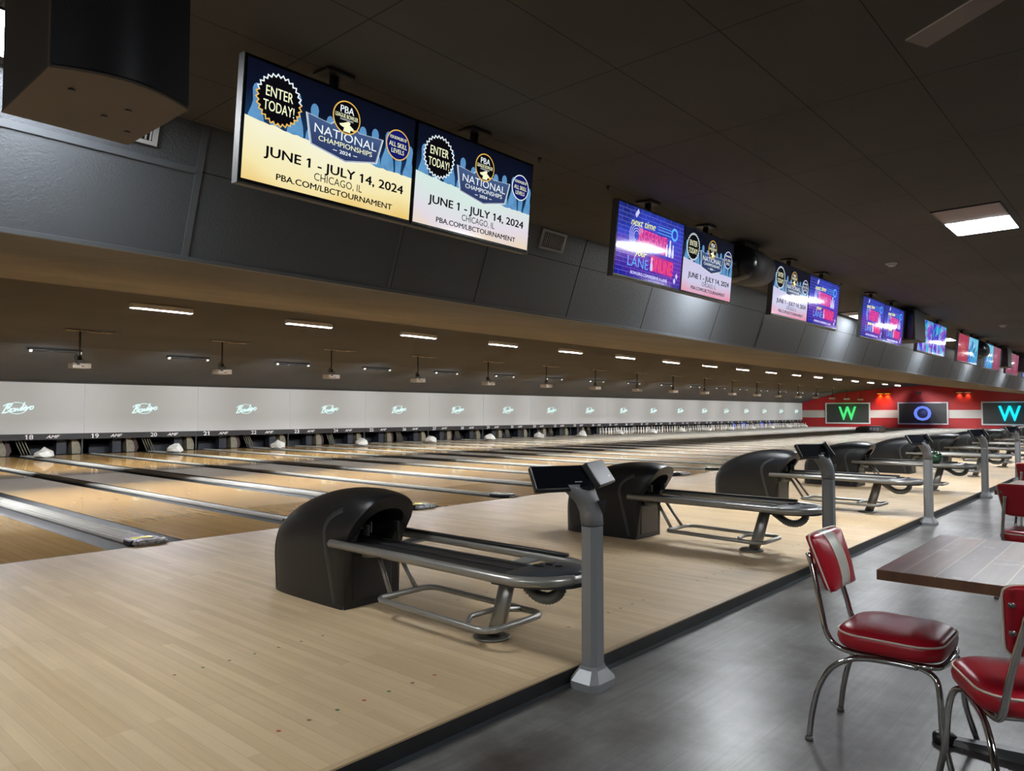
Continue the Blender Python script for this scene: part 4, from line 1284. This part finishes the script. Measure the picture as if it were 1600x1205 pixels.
# ------------------------------------------------------------------ lights and projectors over the lanes
def tube_light(x, y, z, tilt, white, lab, grp, L_=1.24):
    t = thing('tube_light', lab, 'tube light', (x, y, z), 0, grp)
    t.rotation_euler = (tilt, 0, 0)
    b = MB()
    if white:
        b.box((-L_/2, -.06, -.012), (L_/2, .06, -.002))
        for s in (-1, 1): b.box((-L_/2, s*.06-.004, -.100), (L_/2, s*.06+.004, -.002)); b.box((s*L_/2-.004, -.06, -.10), (s*L_/2+.004, .06, -.002))
        b.box((-L_/2, -.030, -.118), (L_/2, .030, -.114))  # baffle strip added to hold back light going straight down
    else: b.box((-L_/2, -.045, -.05), (L_/2, .045, -.004), .006)
    b.build('channel', 'fixture_white' if white else 'tube', t)
    b = MB(); b.tube([(-L_/2+.04, 0, -.072), (L_/2-.04, 0, -.072)], .014, 8); b.build('lamp_tube', 'lamp_tube' if white else 'tube', t)
    for s in (-1, 1):
        b = MB(); b.box((s*(L_/2-.05)-.035, -.030, -.125 if white else -.10), (s*(L_/2-.05)+.035, .030, -.10 if white else -.05), .006); b.build('lamp_socket', 'socket', t)
for k in range(-2, 18):
    x = 6.45+PP*k
    if x < XE-4:
        tube_light(x, 15.37, lane_ceiling_z(15.37)+.002, 0, True, '%s white tube light under the lane ceiling, counted from the left' % ORD[k+2], 'white tube lights')
        tube_light(x-.10, 21.55, 2.97, -.26, False, '%s unlit black tube light on the slope above the masking, counted from the left' % ORD[k+2], 'unlit black tube lights')
def projector(x, lab, seed):
    zc = lane_ceiling_z(19.0)
    t = thing('projector', lab, 'projector', (x, 19.0, zc), 0, 'ceiling projectors facing the masking')
    rr = random.Random(seed)
    b = MB(); b.mat(0)
    P = [(-.40, -.16), (.0, -.20), (.62, -.13), (.86, -.02), (.60, .12), (.1, .16), (-.30, .12)]
    b.poly([(a+rr.uniform(-.05, .05), c, -.012+c*-.07) for a, c in P]); b.build('ceiling_opening', 'hole_dark', t)
    b = MB()
    for (a, c, w, h) in ((-.36, -.14, .42, .10), (.06, -.11, .12, .05), (.18, .04, .55, .05), (.40, -.13, .4, .03)):
        b.poly([(a, c, -.016), (a+w, c+rr.uniform(-.02, .02), -.018), (a+w-.04, c+h, -.02), (a+.05, c+h, -.02)])
    b.build('mounting_plate', 'torn_tile', t)
    b = MB(); b.tube([(0, 0, -.005), (0, 0, -.68)], .022, 8); b.build('pole', 'mount', t)
    b = MB(); b.box((-.045, -.04, -.70), (.035, .04, -.60), .006); b.tube(smooth_path([(-.03, 0, -.55), (-.10, 0, -.62), (-.08, 0, -.72), (-.02, .02, -.76)], 5), .010, 6)
    b.tube(smooth_path([(.0, -.02, -.66), (.09, -.02, -.69), (.10, 0, -.76)], 5), .007, 6); b.box((-.09, -.08, -.765), (.09, .08, -.745)); b.build('bracket', 'mount', t)
    zt_ = -.765
    b = MB(); b.box((-.20, -.17, zt_-.125), (.20, .17, zt_), .012); body = b.build('body', 'projector', t)
    b = MB(); b.box((-.12, -.173, zt_-.05), (-.05, -.168, zt_-.02)); b.box((-.02, -.173, zt_-.09), (.05, -.168, zt_-.075)); b.build('sockets', 'mount', body)
    b = MB(); b.lathe([(0, .0), (.035, 0), (.04, .03), (.036, .035), (0, .03)], 14, (-.08, .165, zt_-.06), axis='Y'); b.build('lens', 'lens', body)
    ld = bpy.data.lights.new('projector_beam', 'SPOT'); ld.energy = E_PROJ; ld.spot_size = math.radians(78); ld.spot_blend = .9; ld.shadow_soft_size = .04; ld.color = (.92, .97, 1)
    lo = bpy.data.objects.new('projector_beam', ld); COL.objects.link(lo); lo.parent = t
    lo.location = (-.0, .26, zt_-.06); lo.rotation_euler = (math.radians(90-11), 0, 0)
for k in range(-1, 18):
    x = 6.10+PP*k
    if x < XE-.5: projector(x, '%s pale projector hanging from the lane ceiling, counted from the left' % ORD[k+1], k+7)

# small machine standing on the far lanes
t = thing('lane_machine', 'low black lane machine standing on the far lanes before the red wall', 'lane machine', (49.9, 14.0, ZA+.05))
b = MB(); b.prism([(-.5, -.75, 0), (-.5, .75, 0), (-.5, .70, .24), (-.5, .45, .36), (-.5, -.75, .38)], (1.0, 0, 0)); b.build('casing', 'machine_box', t)
b = MB()
for k in range(3): b.box((-.515, -.68+k*.2, .08+.02*k), (-.5, -.53+k*.2, .28), .003)
b.build('panel', 'machine_label', t)

# ------------------------------------------------------------------ diner chairs (local: facing +Y, origin under the seat centre)
def rrect(w, d, r, z, n=6, bulge=0.0):
    P = []
    for (sx, sy, a0) in ((1, 1, 0), (-1, 1, 90), (-1, -1, 180), (1, -1, 270)):
        for i in range(n+1):
            a = math.radians(a0+90*i/n)
            P.append(Vector((sx*(w-r)+r*math.cos(a), sy*(d-r)+r*math.sin(a), z)))
    return P
def make_chair():
    t = thing('diner_chair', '', 'chair')
    # seat pad
    b = MB()
    W_, D_ = .200, .192
    st = [(.80, .395), (.95, .398), (1.0, .410), (1.02, .432), (1.0, .455), (.955, .468), (.86, .478), (.6, .484), (.3, .486)]
    rings = [rrect(W_*s, D_*s, .10*min(1, s), z) for s, z in st]
    rings = [[p+Vector((0, -.008, 0)) for p in r_] for r_ in rings]
    b.loft(rings, True, True, True, True); b.build('seat', 'vinyl_red', t)
    b = MB(); b.tube([p+Vector((0, -.008, 0)) for p in rrect(W_*1.003, D_*1.003, .10, .457)], .0042, 6, closed=True); b.build('seat_piping', 'piping', t)
    # back pad
    def bp(u, v, side):
        """u -1..1 across, v 0..1 bottom to top, side -1 front (+y) / +1 rear"""
        w = lerp(.150, .183, v)
        z = .595+.232*v
        # round the outline
        cr = .05
        zz = z
        yb = -.235-.075*v
        th = .018+.036*(1-u**4)*(math.sin(PI*min(max(v, .0), 1))**.5 if 0 < v < 1 else 0)
        yc = yb-.014*(1-u*u)+.012
        return Vector((w*u, yc + (th if side < 0 else -.012), zz))
    us = [-1, -.94, -.85, -.7, -.5, -.30, -.285, -.15, 0, .15, .285, .30, .5, .7, .85, .94, 1]
    vs = [0, .03, .10, .22, .38, .55, .7, .83, .92, .97, 1]
    def corner(u, v):
        # pull the corners in for a rounded outline
        au, av = abs(u), abs(2*v-1)
        k = max(0, (au-.72)/.28); q = max(0, (av-.72)/.28)
        s = (k*k+q*q)
        if s > 1 and k > 0 and q > 0:
            f = 1/math.sqrt(s)
            au = .72+.28*k*f; av = .72+.28*q*f
        uu = math.copysign(au, u); vv = (1+math.copysign(av, 2*v-1))/2
        return uu, vv
    b = MB(); G = {}
    for side in (-1, 1):
        for i, u in enumerate(us):
            for j, v in enumerate(vs):
                uu, vv = corner(u, v); edge = i in (0, len(us)-1) or j in (0, len(vs)-1)
                p = bp(uu, vv, side)
                if edge: p.y = bp(uu, vv, 1).y+.016
                if edge and side == 1: continue
                G[(side, i, j)] = b.bm.verts.new(p)
    g = lambda s, i, j: G.get((s, i, j)) or G[(-1, i, j)]
    for side in (-1, 1):
        for i in range(len(us)-1):
            for j in range(len(vs)-1):
                b.mat(1 if (side == -1 and us[i] >= -.29 and us[i+1] <= .29) else 0)
                b.face([g(side, i, j), g(side, i+1, j), g(side, i+1, j+1), g(side, i, j+1)], True)
    b.build('backrest', ['vinyl_red', 'vinyl_white'], t)
    b = MB()
    ring = []
    for i, u in enumerate(us): ring.append((u, 0))
    for v in vs[1:]: ring.append((1, v))
    for u in us[::-1][1:]: ring.append((u, 1))
    for v in vs[::-1][1:-1]: ring.append((-1, v))
    pts = []
    for u, v in ring:
        uu, vv = corner(u, v); p = bp(uu, vv, 1); p.y += .016; p.x *= 1.012; pts.append(p)
    b.tube(pts, .0038, 6, closed=True)
    for s in (-1, 1):
        b.tube([bp(s*.292, v, -1)+Vector((0, .002, 0)) for v in vs[1:-1]], .0028, 5)
    b.build('back_piping', 'piping', t)
    for s in (-1, 1):
        for z in (.675, .765):
            v = (z-.595)/.232; p = bp(s*.90, v, 1)
            b = MB(); b.lathe([(0, -.006), (.006, -.005), (.011, 0), (.011, .002), (0, .002)], 10, (p.x, p.y, p.z), axis='Y'); b.build('back_stud', 'foot', t)
    for s in (-1, 1):
        x = s*.162
        P = smooth_path([(s*.122, -.314, .745), (s*.132, -.294, .68), (s*.146, -.270, .59), (s*.156, -.250, .51), (x, -.230, .435), (x, -.19, .392), (x, -.12, .380), (x, 0, .380), (x, .12, .380)], 5)
        n = len(P)
        b = MB(); b.tube(P, .0115, 10, radii=[.0135 if i < 3 else .0115 for i in range(n)]); b.build('upright', 'chrome', t)
        P = smooth_path([(s*.165, .10, .372), (s*.172, -.02, .374), (s*.180, -.12, .362), (s*.188, -.20, .315), (s*.192, -.252, .23), (s*.194, -.28, .12), (s*.195, -.295, .012)], 5)
        b = MB(); b.tube(P, .0115, 10); lg = b.build('leg', 'chrome', t)
        b = MB(); b.lathe([(0, 0), (.016, 0), (.016, .01), (.012, .016), (0, .016)], 12, (s*.195, -.2955, 0)); b.build('foot_cap', 'foot', lg)
        P = smooth_path([(s*.150, .06, .374), (s*.162, .12, .370), (s*.176, .165, .345), (s*.19, .18, .28), (s*.20, .19, .15), (s*.215, .225, .012)], 5)
        b = MB(); b.tube(P, .0115, 10); lg = b.build('leg', 'chrome', t)
        b = MB(); b.lathe([(0, 0), (.016, 0), (.016, .01), (.012, .016), (0, .016)], 12, (s*.215, .2255, 0)); b.build('foot_cap', 'foot', lg)
    b = MB(); b.tube(smooth_path([(-.162, .10, .380), (-.156, .150, .382), (-.12, .176, .384), (0, .182, .384), (.12, .176, .384), (.156, .150, .382), (.162, .10, .380)], 5), .0115, 10)
    b.build('seat_frame', 'chrome', t)
    b = MB(); b.tube([(-.162, -.14, .380), (.162, -.14, .380)], .010, 8); b.build('cross_bar', 'chrome', t)
    return t
ch = make_chair(); index_kids()
ch.location = (3.276, .82, 0); ch.rotation_euler = (0, 0, PI)
ch['label'] = 'red and white diner chair with its seat tucked under the corner of the nearest table'
ch['group'] = 'red diner chairs'
dup(ch, (2.955, .350, 0), math.radians(28-90), 'red diner chair at the bottom right corner, seen from behind')
dup(ch, (6.57, .72, 0), math.radians(-4-90), 'red diner chair at the right edge, seen just beyond the wooden table top')
dup(ch, (9.3, .97, 0), math.radians(0-90), 'red diner chair farthest off at the right edge of the picture')

def table(x, y, lab, L_=1.05, D_=1.22):
    """(x, y): corner nearest the step; the top runs along +X and -Y"""
    t = thing('dining_table', lab, 'table', (x+L_/2, y-D_/2, 0), 0, 'wooden tables along the lanes')
    b = MB(); b.box((-L_/2, -D_/2, .712), (L_/2, D_/2, .75), .003, 1); top = b.build('table_top', 'table_top', t)
    b = MB()
    b.box((-L_/2-.0012, -D_/2, .713), (-L_/2, D_/2, .7485)); b.box((-L_/2, D_/2, .713), (L_/2, D_/2+.0012, .7485)); b.build('edge_face', 'table_edge', top)
    b = MB(); b.lathe([(0, .0), (.04, .0), (.036, .03), (.036, .66), (.06, .70), (0, .712)], 18, (-.07, 0, 0)); b.build('column', 'cast_iron', t)
    for (dx, dy) in ((0, 1), (0, -1), (1, 0), (-1, 0)):
        b = MB()
        ln = D_/2-.12 if dy else L_/2-.24
        A = Vector((dx, dy, 0)); N_ = Vector((-dy, dx, 0))
        rings = []
        for u, w, h in ((.0, .045, .06), (.5, .035, .045), (.93, .030, .03), (1.0, .040, .035)):
            p = A*ln*u+Vector((-.07, 0, 0))
            rings.append([p-N_*w+Vector((0, 0, .008)), p+N_*w+Vector((0, 0, .008)), p+N_*w*.7+Vector((0, 0, h)), p-N_*w*.7+Vector((0, 0, h))])
        b.loft(rings, True, False, True, True)
        b.lathe([(0, 0), (.045, 0), (.045, .03), (.03, .042), (0, .044)], 14, tuple(A*ln+Vector((-.07, 0, 0)))); b.build('base_arm', 'cast_iron', t)
table(2.965, .816, 'dark butcher block table with a scratched top, nearest the camera at the right')
table(6.62, .98, 'farther wooden table beyond the second red chair at the right edge')
